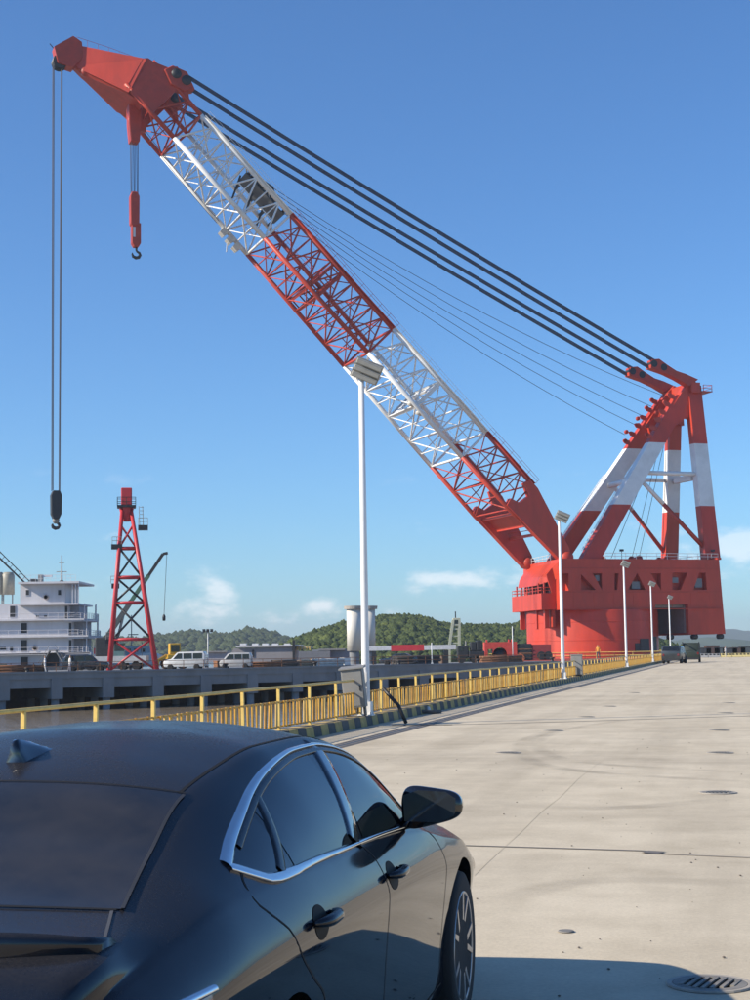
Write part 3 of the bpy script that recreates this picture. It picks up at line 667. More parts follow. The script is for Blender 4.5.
MB().lathe([(0, -.35), (.55, -.35), (.55, .35), (0, .35)], (101.88, 0, 24.9), (0, 1, 0), 16).build('swivel', GREY, hk, True)
ax = emp('auxiliary_sheave_block', crane)
bevel(MB().prism([(87.2, 100.5), (89.6, 100.5), (89.5, 95.5), (89.2, 92.4), (87.6, 92.4), (87.3, 95.5)], lambda u, z, t: (u, t, z), -1.2, 1.2).build('housing', RED2, ax), .15)
MB().lathe([(0, -.9), (1.15, -.9), (1.15, .9), (0, .9)], (88.4, 0, 96.4), (0, 1, 0), 20).build('sheave', RED2, ax, True)
MB().box(86.3, 87.3, -.6, .6, 94.6, 97.2).build('bracket', RED2, ax)
for u in (87.75, 88.3, 88.85): rope('auxiliary_rope', [(u, .3, 93), (u, .2, 82)], .06, ROPE_THIN); rope('auxiliary_rope', [(u + .12, -.4, 93), (u + .05, -.3, 82)], .06, ROPE_THIN)
hb = emp('auxiliary_hook_block', crane)
bevel(MB().prism([(87.55, 82.6), (87.9, 83.4), (88.9, 83.4), (89.2, 82.6), (89.15, 77.6), (88.9, 77.3), (87.6, 77.3)], lambda u, z, t: (u, t, z), -.8, .8).build('block', RED2, hb), .12)
bevel(MB().prism([(87.3, 77.8), (88.9, 77.8), (88.9, 74.2), (88.5, 73.5), (87.7, 73.5), (87.3, 74.2)], lambda u, z, t: (u, t, z), -.7, .7).build('lower_block', RED2, hb), .1)
MB().box(88.3, 88.7, -.72, .72, 75.2, 77).build('slot', GALV, hb)
hookmesh((88.0, 0, 73.5), .95, hb, BLACK)

# ------------------------------------------------------------------ A-frame
af = emp('a_frame', crane)
ZB0, ZB1 = 28.8, 41.2
def leg(p, q, wu, ww):
    p, q = Vector(p), Vector(q)
    def lp(z): return p.lerp(q, (p.z - z) / (p.z - q.z))
    for z0, z1, m in ((p.z, ZB1, RED), (ZB1, ZB0, WHITE), (ZB0, q.z, RED)):
        a, b = lp(z0), lp(z1); k = lambda zz: 1 + .12 * (p.z - zz) / (p.z - q.z)
        c = []
        for P, kk in ((a, k(z0)), (b, k(z1))):
            c += [P + Vector((sx * wu * kk / 2, sy * ww * kk / 2, 0)) for sx, sy in ((-1, -1), (1, -1), (1, 1), (-1, 1))]
        MB().hexa(c).build('leg_length', m, lg)
for nm, p, q, wu, ww in (('rear_leg', (-21.9, 3.4, 53), (-21.6, 8.2, 18.3), 2.9, 1.7), ('rear_leg', (-21.9, -3.4, 53), (-22.2, -8.2, 18.3), 2.6, 1.7),
                     ('front_leg', (-19.6, 3.2, 51), (4.4, 8.0, 18.3), 3.5, 1.6), ('front_leg', (-19.6, -3.2, 51), (3.6, -8.0, 18.3), 3.5, 1.6)):
    lg = emp('leg', af); leg(p, q, wu, ww)
# head plates and beam
for w in (-3.4, 3.4):
    MB().prism([(-23.3, 46), (-22.9, 53.2), (-21.4, 54.0), (-19.6, 52.4), (-14.9, 46.2), (-15.6, 43.6), (-19.8, 46.6)], lambda u, z, t, w=w: (u, w + t, z), -.95, .95).build('head_plate', RED, af)
    # link blocks towards the luffing tackle
    w = w * 1.25
    MB().prism([(-22.2, 54.0), (-20.2, 52.6), (-17.6, 53.9), (-15.0, 54.9), (-11.7, 55.8), (-12.0, 57.5), (-13.6, 57.7), (-15.4, 56.6), (-17.4, 55.5), (-19.4, 55.0)], lambda u, z, t, w=w: (u, w + t, z), -.9, .9).build('link_block', RED2, af)
    for u, z_ in ((-12.5, 56.7), (-14.6, 56.1)): MB().lathe([(0, -.95), (.7, -.95), (.7, .95), (0, .95)], (u, w, z_), (0, 1, 0), 18).build('sheave', BLACK, af)
MB().bar((-21.6, -5.2, 52.4), (-21.6, 5.2, 52.4), 1.9, 2.0).build('head_beam', RED, af)
MB().bar((-18.2, -4, 47.6), (-18.2, 4, 47.6), 1.6, 1.6).build('head_beam', RED, af)
pf = MB(); pf.box(-25.2, -22.9, -3, 5.4, 51.6, 51.75)
for u, w in ((-25.1, 5.3), (-25.1, 1), (-25.1, -2.9), (-23.2, 5.3)): pf.box(u - .05, u + .05, w - .05, w + .05, 51.7, 53)
for z_ in (52.3, 52.95): pf.tube([(-23.2, 5.3, z_), (-25.1, 5.3, z_), (-25.1, -2.9, z_)], .05, 5)
pf.build('head_platform', RED2, af)
# horizontal ties and diagonals
def lpos(p, q, z_): p, q = Vector(p), Vector(q); return p.lerp(q, (p.z - z_) / (p.z - q.z))
RN, RF = ((-21.9, 3.4, 53), (-21.6, 8.2, 18.3)), ((-21.9, -3.4, 53), (-22.2, -8.2, 18.3))
FN, FF = ((-19.6, 3.2, 51), (4.4, 8.0, 18.3)), ((-19.6, -3.2, 51), (3.6, -8.0, 18.3))
for F_, R_ in ((FN, RN), (FF, RF)):
    MB().tube([lpos(*F_, 35.2), lpos(*R_, 35.2)], .42, 10).build('tie', WHITE, af, True)
    a, b = lpos(*F_, 34.6), lpos(*R_, 19.5); m_ = a.lerp(b, .36)
    MB().tube([a, m_], .42, 10).build('diagonal', WHITE, af, True); MB().tube([m_, b], .42, 10).build('diagonal', RED, af, True)
MB().tube([lpos(*RN, 35), lpos(*RF, 35)], .55, 10).build('tie', WHITE, af, True); MB().tube([lpos(*FN, 33.8), lpos(*FF, 33.8)], .55, 10).build('tie', WHITE, af, True)
MB().bar(lpos(*RN, 34.6) + Vector((1.5, -1.2, 0)), lpos(*RN, 34.6) + Vector((3.2, -4.6, -.3)), 1.1, 1.1).build('tie_stub', WHITE, af)
# rope sheaves and little platforms up the front legs
for F_ in (FN, FF):
    for k, z_ in enumerate(np.linspace(42, 50.2, 6)):
        p = lpos(*F_, z_) + Vector((2.3, 0, .5))
        sh = MB().lathe([(0, -.25), (.34, -.25), (.42, -.2), (.34, 0), (.42, .2), (.34, .25), (0, .25)], p + Vector((.3 + .5 * math.sin(k * 2.3), .5 * math.cos(k * 3.1), .2 + .3 * math.sin(k * 1.7))), (0, 1, 0), 16).build('rope_sheave', RED2, af, True)
        MB().prism([(-.7, -.7), (.5, -.4), (.9, .3), (.3, .5), (-.7, .2)], lambda a, b, t, p=p: (p.x + a, p.y + t, p.z + b), .6, .75).build('cheek', RED, sh)
    mb = MB()   # ladder down the leg
    for s_ in (-.3, .3): mb.tube([lpos(*F_, 20) + Vector((2.6, s_, 0)), lpos(*F_, 36) + Vector((2.4, s_, 0))], .06, 5)
    for z_ in np.arange(20.5, 36, .6): p = lpos(*F_, z_); mb.tube([p + Vector((2.5, -.3, 0)), p + Vector((2.5, .3, 0))], .04, 4)
    mb.build('ladder', WHITE, af)
# thin ropes from the head down to the winches on deck
for (u0, w0, z0, u1, w1) in ((-16.5, -1.5, 44.5, -2, -3), (-16.0, 1.5, 44, -8.5, 1.0), (-18, 0.5, 46, -9.4, 2.2), (-18.5, -1.0, 46.5, -17, -2), (-16.5, .8, 44.5, -4, 1)):
    rope('winch_rope', [(u0, w0, z0), (u1, w1, 19)], .055, ROPE_THIN)
for u, w in ((-3, -2), (-9, 1.5), (-16.5, -1)):
    wn = MB().lathe([(0, -1.6), (.7, -1.6), (.7, -1.4), (.45, -1.4), (.45, 1.4), (.7, 1.4), (.7, 1.6), (0, 1.6)], (u, w, 18.8), (0, 1, 0), 18).build('winch', RED2, crane, True)
# luffing tackle: two rope bands on each side
def sag(p, q, d, n=18):
    p, q = Vector(p), Vector(q); return [p.lerp(q, t) - Vector((0, 0, d * 4 * t * (1 - t))) for t in np.linspace(0, 1, n)]
AX = (Vector((80, 0, 103)) - Vector((-12.5, 0, 56.7))).normalized(); ANn = Vector((-AX.z, 0, AX.x))
for wsg in (-1, 1):
    for band, (dw, dn) in enumerate(((-.3, -.72), (.3, .72))):
        for k in range(4):
            o_ = ANn * (dn + (k - 1.5) * .19)
            rope('luffing_rope', sag(Vector((-12.5, wsg * 4.3 + dw, 56.7)) + o_, Vector((80.5, wsg * 5.0 + dw, 103.2)) + o_, .5, 10), .085, ROPE)
    bk = MB().prism([(78.6, 101.3), (80.0, 104.4), (82.6, 105.3), (84.2, 104.4), (83.0, 101.8), (80.6, 100.8)], lambda u, z, t, wsg=wsg: (u, wsg * 4.6 + t, z), -1.2, 1.2).build('upper_tackle_block', RED2, crane); bevel(bk, .2)
    for u, z_ in ((80.2, 102.8), (82, 103.8)): MB().lathe([(0, -1.35), (.9, -1.35), (.9, 1.35), (0, 1.35)], (u, wsg * 4.6, z_), (0, 1, 0), 16).build('sheave', BLACK, bk, True)
for k, (w0, z0, u0) in enumerate(((2.8, 50, -18.2), (1.2, 48, -16.6), (-.6, 46.5, -15.2), (-2.0, 45, -14.0), (-3.2, 43, -12.6))):
    q = BM(107.5 + k * .4, 2.4 - k * .9, NT + 1.9 - k * .3)
    rope('hoist_line', sag((u0 + 2.4, w0, z0 + .8), q, 2.6, 14), .05, ROPE_THIN)
for w in (-1.2, .3): rope('under_boom_rope', sag(Vector((86.9, w, 95.4)), BM(108, w - 4.6, NB - .4), .4, 8), .045, ROPE_THIN)

# ------------------------------------------------------------------ slewing house, drum and hull
ZT = 18.2; HW = 11.6
house = MB().prism([(12.2, 8.9), (12.2, ZT), (-21.3, ZT), (-22.1, 4.1), (-14.2, 4.1), (-14.2, 9.7), (-7.2, 9.7), (-7.2, 8.9)], lambda u, z, t: (u, t, z), -HW, HW).build('house', RED, crane)
def onw(px, py, w):
    v = ray(px, py); nr = Vector((math.sin(R(20)), -math.cos(R(20)), 0)); O = Vector((41.24, 300, 0)); t = (w - (C_P - O).dot(nr)) / v.dot(nr); P = C_P + v * t
    return ((P - O).dot(Vector((-math.cos(R(20)), -math.sin(R(20)), 0))), P.z)
for v in house.data.vertices:
    if v.co.x > 12: v.co.x -= .15 * (HW - v.co.y)
cut = []
def Z4(x, y): return onw(500 + x / 3, 360 + y / 3, HW)
for poly in ([(188, 640), (206, 640), (206, 692), (182, 692)], [(243, 642), (288, 690), (243, 690)], [(278, 640), (306, 640), (306, 690)], [(344, 640), (356, 640), (352, 690), (344, 690)],
             [(412, 638), (437, 690), (384, 690)], [(452, 640), (483, 640), (483, 690)], [(517, 638), (563, 638), (542, 690), (517, 690)], [(598, 638), (617, 638), (621, 690), (580, 690)]):
    P = [Z4(*p) for p in poly]
    c = MB().prism(P, lambda u, z, t: (u, t, z), HW - 1.3, HW + 1).build('cut', RED); c.parent = crane; cut.append(c)
    c2 = MB().prism(P, lambda u, z, t: (u, t, z), -HW - 1, -HW + 1.3).build('cut', RED); c2.parent = crane; cut.append(c2)
boolcut(house, cut)
for (x0, x1, y0, y1) in ((400, 425, 664, 686), (520, 540, 652, 668), (590, 612, 655, 682), (290, 303, 645, 662)):
    (u0, z1), (u1, z0) = Z4(x0, y0), Z4(x1, y1); MB().box(min(u0, u1), max(u0, u1), HW - 1.25, HW - .6, min(z0, z1), max(z0, z1)).build('window', mat('window_grey', (.16, .17, .19), .3), house)
# side seams and ribs give the plating its joints
for z_ in (8.95, 12.1, 16.5): MB().box(-21.2, 12.1, HW + .003, HW + (.28 if z_ < 9 else .05), z_ - .12, z_ + .05).build('plate_seam', RED2, house)
for u in np.arange(-19, 12, 4.1): MB().box(u - .04, u + .04, HW + .003, HW + .03, 9.2, 12.0).build('plate_seam', RED, house)
MB().box(-21.8, -21.0, -HW, HW, ZT, ZT + .35).build('deck_coaming', RED, house)
# open bay under the tail and counterweight feet
MB().box(-14.15, -7.2, -HW + .6, HW - 1.2, 9.2, 9.69).build('bay_soffit', GREY, house)
MB().box(-14.18, -13.8, -HW + .4, HW - 1.0, 4.4, 9.6).build('bay_wall', mat('bay_grey', (.20, .16, .16), .6), house)
MB().box(-8.2, -7.4, -8, 7, 3.4, 9.2).build('bay_post', GREY, house)
for u in (-10.6, -15.8, -21.4): MB().lathe([(0, -.6), (.5, -.6), (.5, .6), (0, .6)], (u, HW - .8, 3.65), (0, 1, 0), 16).build('roller', BLACK, house, True)
# deck railing
mb = MB()
def railing(pts, h=1.1, sp=2.2, r=.045):
    for a, b in zip(pts[:-1], pts[1:]):
        a, b = Vector(a), Vector(b)
        for hh in (h * .5, h): mb.tube([a + Vector((0, 0, hh)), b + Vector((0, 0, hh))], r, 5, False)
        n = max(1, int((b - a).length / sp))
        for k in range(n + 1): p = a.lerp(b, k / n); mb.tube([p, p + Vector((0, 0, h))], r, 5, False)
railing([(8, -HW + .2, ZT), (-21.2, -HW + .2, ZT), (-21.2, HW - .2, ZT), (3, HW - .2, ZT)]); railing([(8.6, -HW + .3, ZT), (11.2, 5.5, ZT)])
mb.build('deck_railing', GALV, crane)
for u, w in ((-19, 9), (-2, 8.8), (-21, 10)): MB().tube([(u, w, ZT), (u, w, ZT + 1.8)], .06, 6).build('deck_lamp_pole', BLACK, crane)
for u, w in ((-21, 10), (-2, 8.8)): MB().box(u - .3, u + .3, w - .3, w + .3, ZT + 1.6, ZT + 2).build('deck_lamp', BLACK, crane)
# operator front: sloping canopy, open gallery, balcony and struts
fr = emp('operator_front', crane)
MB().hexa([(12.2, -9, 14.6), (12.2, 9, 14.6), (16.6, 4, 13.6), (16.6, -8, 13.6), (12.2, -9, 17.6), (12.2, 10.5, 17.6), (15.6, 5, 15.2), (15.6, -8.5, 15.2)]).build('canopy', RED, fr)
MB().prism([(12.2, 17.4), (15.6, 15.4), (13.6, 11.8), (12.2, 11.6)], lambda u, z, t: (u, t, z), 8.0, 8.5).build('cheek_plate', RED, fr)
MB().box(12.2, 17.6, -10.5, 8.4, 9.0, 12.0).build('balcony', RED, fr)
MB().box(12.21, 12.5, -8, 7.5, 12.0, 14.5).build('gallery_back', mat('gallery_dark', (.10, .03, .03), .6), fr)
for w in (-7.5, -4, -.5, 3, 6.5): MB().box(12.6, 12.9, w - .8, w + .8, 12.3, 14.2).build('gallery_window', GLASSD, fr)
for w in (-9.5, -6, -2.5, 1, 4.5, 7.8): MB().box(16.0, 16.4, w - .2, w + .2, 12, 14).build('gallery_post', RED, fr)
for k, w in enumerate((-4.5, .5, 4.5)): MB().bar((14.8, w, 12.6), (15.8, w, 13.4), .9, .8).build('gallery_machine', BLACK, fr)
mb = MB(); railing([(12.6, -10.4, 12), (17.5, -10.4, 12), (17.5, 8.2, 12), (12.6, 8.2, 12)], 1.1, 1.6, .06); mb.build('gallery_railing', RED, fr)
for w in (-8.5, -3.5, 1.5, 6.5): MB().box(14.0, 15.6, w - .45, w + .45, 5.6, 9.0).build('strut', RED, fr)
MB().box(12.4, 13.4, -10, 8, 5.8, 9).build('strut_back', RED2, fr)
for o_ in fr.children:
    for v in o_.data.vertices: v.co.x = 12.2 + (v.co.x - 12.2) * .55 - .15 * (HW - v.co.y) + .02
# fixed drum
RD = 12.5
dm = MB().lathe([(RD + .5, 0), (RD + .5, .9), (RD, 1.0), (RD, 8.3), (RD - .1, 8.88)], (0, 0, 0), (0, 0, 1), 96).build('drum', RED, crane, True); sharp(dm, 30)
for z_ in (3.2, 6.6): MB().lathe([(RD, z_), (RD + .05, z_ + .02), (RD + .05, z_ + .12), (RD, z_ + .14)], (0, 0, 0), (0, 0, 1), 96).build('weld_band', RED, dm)
def drumdoor(az, wd, z0, z1, m):
    a = R(az); c, s_ = math.cos(a), math.sin(a); P = lambda t, rr, zz: ((RD + rr) * c - t * s_, (RD + rr) * s_ + t * c, zz)
    MB().hexa([P(-wd / 2, -.3, z0), P(wd / 2, -.3, z0), P(wd / 2, .08, z0), P(-wd / 2, .08, z0), P(-wd / 2, -.3, z1), P(wd / 2, -.3, z1), P(wd / 2, .08, z1), P(-wd / 2, .08, z1)]).build('doorway', m, dm)
drumdoor(112, 2.6, .8, 3.4, BLACK); drumdoor(128, 2.2, .6, 3.8, BLACK); drumdoor(104, 1.6, .6, 2.6, BLACK)
# hull: a broad barge moored along the quay
HM = mat('hull_red', (.30, .05, .04), .55, dirt=.4, dirt_col=(.16, .07, .05), vscale=.3)
inv = Matrix.Rotation(R(-200), 3, 'Z')
def cl(v): return inv @ (Vector(v) - Vector((41.24, 300, 0)))
s0, s1 = sd(262), sd(385)
HP = [Q(s0, -33), Q(s0, -2.5), Q(s1, -2.5), Q(s1, -33)]
MB().hexa([cl(p + Vector((0, 0, -6))) for p in HP] + [cl(p + Vector((0, 0, .0))) for p in HP]).build('hull', HM, crane)
mb = MB()
for k in range(4):
    a, b = HP[k], HP[(k + 1) % 4]; railing([cl(a), cl(b)], 1.1, 3, .05)
mb.build('hull_railing', YELP, crane)
# ------------------------------------------------------------------ the dark sedan in front
def pchip(xs, ys):
    xs = np.array(xs, float); ys = np.array(ys, float)
    if xs[0] > xs[-1]: xs = xs[::-1]; ys = ys[::-1]
    h = np.diff(xs); dl = np.diff(ys) / h; m = np.zeros(len(xs)); m[0] = dl[0]; m[-1] = dl[-1]
    for i in range(1, len(xs) - 1):
        if dl[i - 1] * dl[i] > 0:
            w1 = 2 * h[i] + h[i - 1]; w2 = h[i] + 2 * h[i - 1]; m[i] = (w1 + w2) / (w1 / dl[i - 1] + w2 / dl[i])
    def f(x):
        x = min(max(x, xs[0]), xs[-1]); i = min(max(int(np.searchsorted(xs, x)) - 1, 0), len(xs) - 2)
        t = (x - xs[i]) / h[i]; t2, t3 = t * t, t * t * t
        return (2 * t3 - 3 * t2 + 1) * ys[i] + (t3 - 2 * t2 + t) * h[i] * m[i] + (-2 * t3 + 3 * t2) * ys[i + 1] + (t3 - t2) * h[i] * m[i + 1]
    return f
CY = [.98, .93, .82, .6, .2, -.3, -.5, -.75, -1.0, -1.35, -1.65, -2.1, -2.5, -2.8, -3.2, -3.55, -3.72, -3.86, -3.97, -4.05]
cz = pchip(CY, [.66, .755, .815, .855, .895, .935, .975, 1.115, 1.255, 1.40, 1.435, 1.432, 1.385, 1.325, 1.19, 1.09, 1.066, 1.055, 1.02, .88])   # centre line
cwe = pchip(CY, [.40, .52, .62, .70, .745, .755, .75, .725, .695, .645, .622, .61, .60, .595, .64, .70, .745, .765, .74, .62])          # roof / deck edge half width
cze = pchip(CY, [.635, .72, .78, .815, .86, .905, .95, 1.085, 1.215, 1.335, 1.365, 1.36, 1.315, 1.262, 1.15, 1.062, 1.035, 1.02, .985, .85])
cwb = pchip(CY, [.46, .60, .715, .81, .872, .882, .876, .868, .862, .858, .858, .862, .862, .855, .845, .828, .818, .805, .77, .65])       # belt
czb = pchip(CY, [.53, .60, .66, .725, .795, .865, .90, .94, .962, .982, .995, 1.01, 1.022, 1.032, 1.03, .99, .965, .94, .88, .76])
cw = pchip(CY, [.50, .66, .78, .87, .915, .922, .924, .926, .928, .93, .932, .936, .938, .936, .928, .908, .888, .86, .815, .70])          # widest
czc = pchip(CY, [.46, .50, .55, .62, .69, .745, .765, .785, .80, .815, .825, .84, .852, .86, .865, .85, .84, .82, .77, .66])            # crease
czs = pchip(CY, [.34, .26, .22, .20, .19, .18, .18, .18, .18, .18, .18, .18, .18, .18, .20, .24, .27, .30, .36, .46])                     # underside
def section(y):
    zt, we, ze, wb, zb, w, zc, zs = cz(y), cwe(y), cze(y), cwb(y), czb(y), cw(y), czc(y), czs(y)
    hh = zc - zs; P = [(0, zs), (w * .5, zs), (w - .14, zs)]
    P += [(w - .060, zs + .03 * hh), (w - .040, zs + .12 * hh), (w - .034, zs + .28 * hh), (w - .030, zs + .45 * hh), (w - .022, zs + .62 * hh), (w - .012, zs + .78 * hh), (w - .004, zs + .90 * hh), (w - .0005, zs + .965 * hh), (w, zc)]
    for t in (.12, .3, .5, .68, .82, .92): P.append((w + (wb - w) * (t ** 1.45) , zc + (zb - zc) * t ** .94))
    P.append((wb, zb)); P.append((wb - .010, zb + .008))
    for t in np.linspace(.06, .96, 11):
        bul = .028 * 4 * t * (1 - t) * min(1, (ze - zb) / .3); P.append((wb - .012 + (we + .012 - wb + .012) * t + bul, zb + .009 + (ze - zb - .016) * t))
    P.append((we + .004, ze - .006)); 
    for t in (.985, .95, .9, .82, .7, .55, .4, .25, .12, 0): P.append((we * t, zt - (zt - ze) * t ** 2.3))
    return P
def side(y, z):
    P = section(y)[3:]; best = P[0][0]
    for (xa, za), (xb, zb_) in zip(P[:-1], P[1:]):
        if za <= z <= zb_ and zb_ > za: return xa + (xb - xa) * (z - za) / (zb_ - za)
    return P[-1][0] if z > P[-1][1] else P[0][0]
def top(x, y):
    t = min(1, abs(x) / cwe(y)); return cz(y) - (cz(y) - cze(y)) * t ** 2.3

def paint_mat(name, dusty):
    m = bpy.data.materials.new(name); m.use_nodes = True; t = m.node_tree; lk = t.links; b = t.nodes['Principled BSDF']
    b.inputs['Coat Weight'].default_value = 1.0; b.inputs['Coat Roughness'].default_value = .03; b.inputs['Metallic'].default_value = 0; b.inputs['Roughness'].default_value = .45; b.inputs['Specular IOR Level'].default_value = 0.0
    co = t.nodes.new('ShaderNodeTexCoord'); n = t.nodes.new('ShaderNodeTexNoise'); n.inputs['Scale'].default_value = 2.2; n.inputs['Detail'].default_value = 9; n.inputs['Roughness'].default_value = .65; lk.new(co.outputs['Object'], n.inputs['Vector'])
    n2 = t.nodes.new('ShaderNodeTexNoise'); n2.inputs['Scale'].default_value = 130; n2.inputs['Detail'].default_value = 3; lk.new(co.outputs['Object'], n2.inputs['Vector'])
    # settled dust: only where the panel itself faces up
    g = t.nodes.new('ShaderNodeNewGeometry'); sx = t.nodes.new('ShaderNodeSeparateXYZ'); lk.new(g.outputs['Normal'], sx.inputs[0])
    f = t.nodes.new('ShaderNodeMapRange'); f.inputs['From Min'].default_value = .35; f.inputs['From Max'].default_value = .95; f.inputs['To Max'].default_value = dusty; lk.new(sx.outputs['Z'], f.inputs[0])
    mm = t.nodes.new('ShaderNodeMath'); mm.operation = 'MULTIPLY'; lk.new(f.outputs[0], mm.inputs[0])
    r = t.nodes.new('ShaderNodeMapRange'); r.inputs['From Min'].default_value = .3; r.inputs['From Max'].default_value = .7; r.inputs['To Min'].default_value = .55; r.inputs['To Max'].default_value = 1.15; lk.new(n.outputs['Fac'], r.inputs[0]); 
    r2 = t.nodes.new('ShaderNodeMapRange'); r2.inputs['From Min'].default_value = .3; r2.inputs['From Max'].default_value = .7; r2.inputs['To Min'].default_value = .7; r2.inputs['To Max'].default_value = 1.2; lk.new(n2.outputs['Fac'], r2.inputs[0])
    m2 = t.nodes.new('ShaderNodeMath'); m2.operation = 'MULTIPLY'; lk.new(r.outputs[0], m2.inputs[0]); lk.new(r2.outputs[0], m2.inputs[1])
    lk.new(m2.outputs[0], mm.inputs[1])
    ad = t.nodes.new('ShaderNodeMath'); ad.operation = 'ADD'; ad.inputs[1].default_value = .004; ad.use_clamp = True; lk.new(mm.outputs[0], ad.inputs[0])
    mx = t.nodes.new('ShaderNodeMix'); mx.data_type = 'RGBA'; mx.inputs['A'].default_value = (.003, .006, .013, 1); mx.inputs['B'].default_value = (.30, .26, .21, 1); lk.new(ad.outputs[0], mx.inputs['Factor']); lk.new(mx.outputs['Result'], b.inputs['Base Color'])
    cr = t.nodes.new('ShaderNodeMapRange'); cr.inputs['To Min'].default_value = .02; cr.inputs['From Max'].default_value = .08; cr.inputs['To Max'].default_value = .28; lk.new(ad.outputs[0], cr.inputs[0]); lk.new(cr.outputs[0], b.inputs['Coat Roughness'])
    cw_ = t.nodes.new('ShaderNodeMapRange'); cw_.inputs['To Min'].default_value = 1.0; cw_.inputs['From Max'].default_value = .08; cw_.inputs['To Max'].default_value = .6; lk.new(ad.outputs[0], cw_.inputs[0]); lk.new(cw_.outputs[0], b.inputs['Coat Weight'])
    return m
PAINT = paint_mat('car_paint', .075)
CGLASS = mat('car_glass', (.003, .005, .007), .02, var=.1, spec=.5)
RGLASS = mat('rear_glass_dusty', (.016, .0145, .0125), .20, var=.35, vscale=3, spec=.5, dirt=.6, dirt_col=(.060, .050, .038))
CHROME = mat('chrome', (.72, .73, .75), .14, metal=1.0, var=.05, vscale=8)
TRIMB = mat('black_trim', (.010, .010, .011), .25, var=.2)
SEAM = mat('panel_seam', (.003, .003, .003), .8)
LAMPR = mat('tail_lamp_red', (.16, .006, .008), .08, var=.2, coat=1)
LAMPC = mat('head_lamp_clear', (.45, .47, .5), .08, coat=1)
ALLOY = mat('alloy', (.34, .35, .37), .3, metal=.8, var=.15, dirt=.3, dirt_col=(.18, .16, .13))
PIANO = mat('gloss_black', (.006, .006, .008), .06, var=.1, coat=1)

car = thing('sedan', 'dark navy sedan with chrome window trim and dusty roof parked in the foreground', 'car', (-.522, 7.399, 0), -R(12.615))
ys = sorted(set([round(float(v), 4) for v in np.concatenate([np.linspace(.98, .80, 10), np.linspace(.80, -3.7, 110), np.linspace(-3.7, -4.05, 18)])]), reverse=True)
rows = []
for y in ys:
    S = section(y); rows.append([(x, y, z_) for x, z_ in S] + [(-x, y, z_) for x, z_ in reversed(S[1:-1])])
mb = MB(); n = len(rows[0])
for r_ in rows: mb.v += r_
for i in range(len(rows) - 1):
    for j in range(n): mb.f.append((i * n + j, i * n + (j + 1) % n, (i + 1) * n + (j + 1) % n, (i + 1) * n + j))
mb.f.append(tuple(range(n))); mb.f.append(tuple((len(rows) - 1) * n + j for j in reversed(range(n))))
body = mb.build('body', PAINT, car, True)
WR = .342; WX = .915
cutters = []
for yy in (0, -2.87):
    for sx in (-1, 1):
        c = MB().lathe([(0, .60), (.385, .60), (.385, 1.1), (0, 1.1)], (0, yy, WR + .01), (sx, 0, 0), 48).build('cut', TRIMB, car); cutters.append(c)
body.data.materials.append(TRIMB)
boolcut(body, cutters); body.parent = car
sharp(body, 32)
for yy in (0, -2.87):      # arch liners and lips
    for sx in (-1, 1):
        P = []
        for k in range(25):
            a = math.pi * (-.08 + 1.16 * k / 24); c, s_ = math.cos(a), math.sin(a); rr = .386
            yv, zv = yy + rr * c, WR + .01 + rr * s_
            xv = side(yv, max(zv, .22))
            P.append([(sx * .58, yy + .383 * c, WR + .01 + .383 * s_), (sx * (xv - .004), yy + .383 * c, WR + .01 + .383 * s_)])
        MB().grid(P).build('arch_liner', TRIMB, body, True)
# wheels
tyre_p = [(.235, -.105), (.30, -.112), (.328, -.10), (.340, -.07), (.342, -.02), (.342, .02), (.340, .07), (.328, .10), (.30, .112), (.235, .105)]
def wheel(x, y, sx):
    w = emp('wheel', car, (x, y, WR)); ax = (sx, 0, 0)
    MB().lathe(tyre_p, (-sx * .11, 0, 0), ax, 56).build('tyre', TYRE, w, True)
    MB().lathe([(.236, -.20), (.236, -.02), (.246, -.006), (.243, .0), (.232, -.004), (.226, -.03), (.222, -.19)], (0, 0, 0), ax, 56).build('rim', ALLOY, w, True)
    sp = MB()
    for k in range(5):
        for e in (-1, 1):
            a0 = 2 * math.pi * k / 5 + e * .10; a1 = 2 * math.pi * k / 5 + e * .26
            pts = []
            for rr, aa, xx, ww in ((.04, a0, -.012, .022), (.13, a0 * .5 + a1 * .5, -.004, .019), (.236, a1, .0, .015)):
                pts.append((Vector((sx * xx, rr * math.cos(aa), rr * math.sin(aa))), ww, aa))
            for (p0, w0, aa0), (p1, w1, aa1) in zip(pts[:-1], pts[1:]):
                t0 = Vector((0, -math.sin(aa0), math.cos(aa0))); t1 = Vector((0, -math.sin(aa1), math.cos(aa1))); dx = Vector((sx * .03, 0, 0))
                sp.hexa([p0 - t0 * w0 - dx, p0 + t0 * w0 - dx, p1 + t1 * w1 - dx, p1 - t1 * w1 - dx, p0 - t0 * w0 * .7, p0 + t0 * w0 * .7, p1 + t1 * w1 * .7, p1 - t1 * w1 * .7])
    sp.build('spokes', ALLOY, w)
    MB().lathe([(.075, -.05), (.072, -.022), (.05, -.016), (0, -.014)], (0, 0, 0), ax, 24).build('hub_cap', PIANO, w, True)
    MB().lathe([(0, -.12), (.17, -.12), (.17, -.10), (0, -.10)], (0, 0, 0), ax, 32).build('brake_disc', GREY, w)
    return w
for yy in (0, -2.87):
    for sx in (-1, 1): wheel(sx * WX, yy, sx)

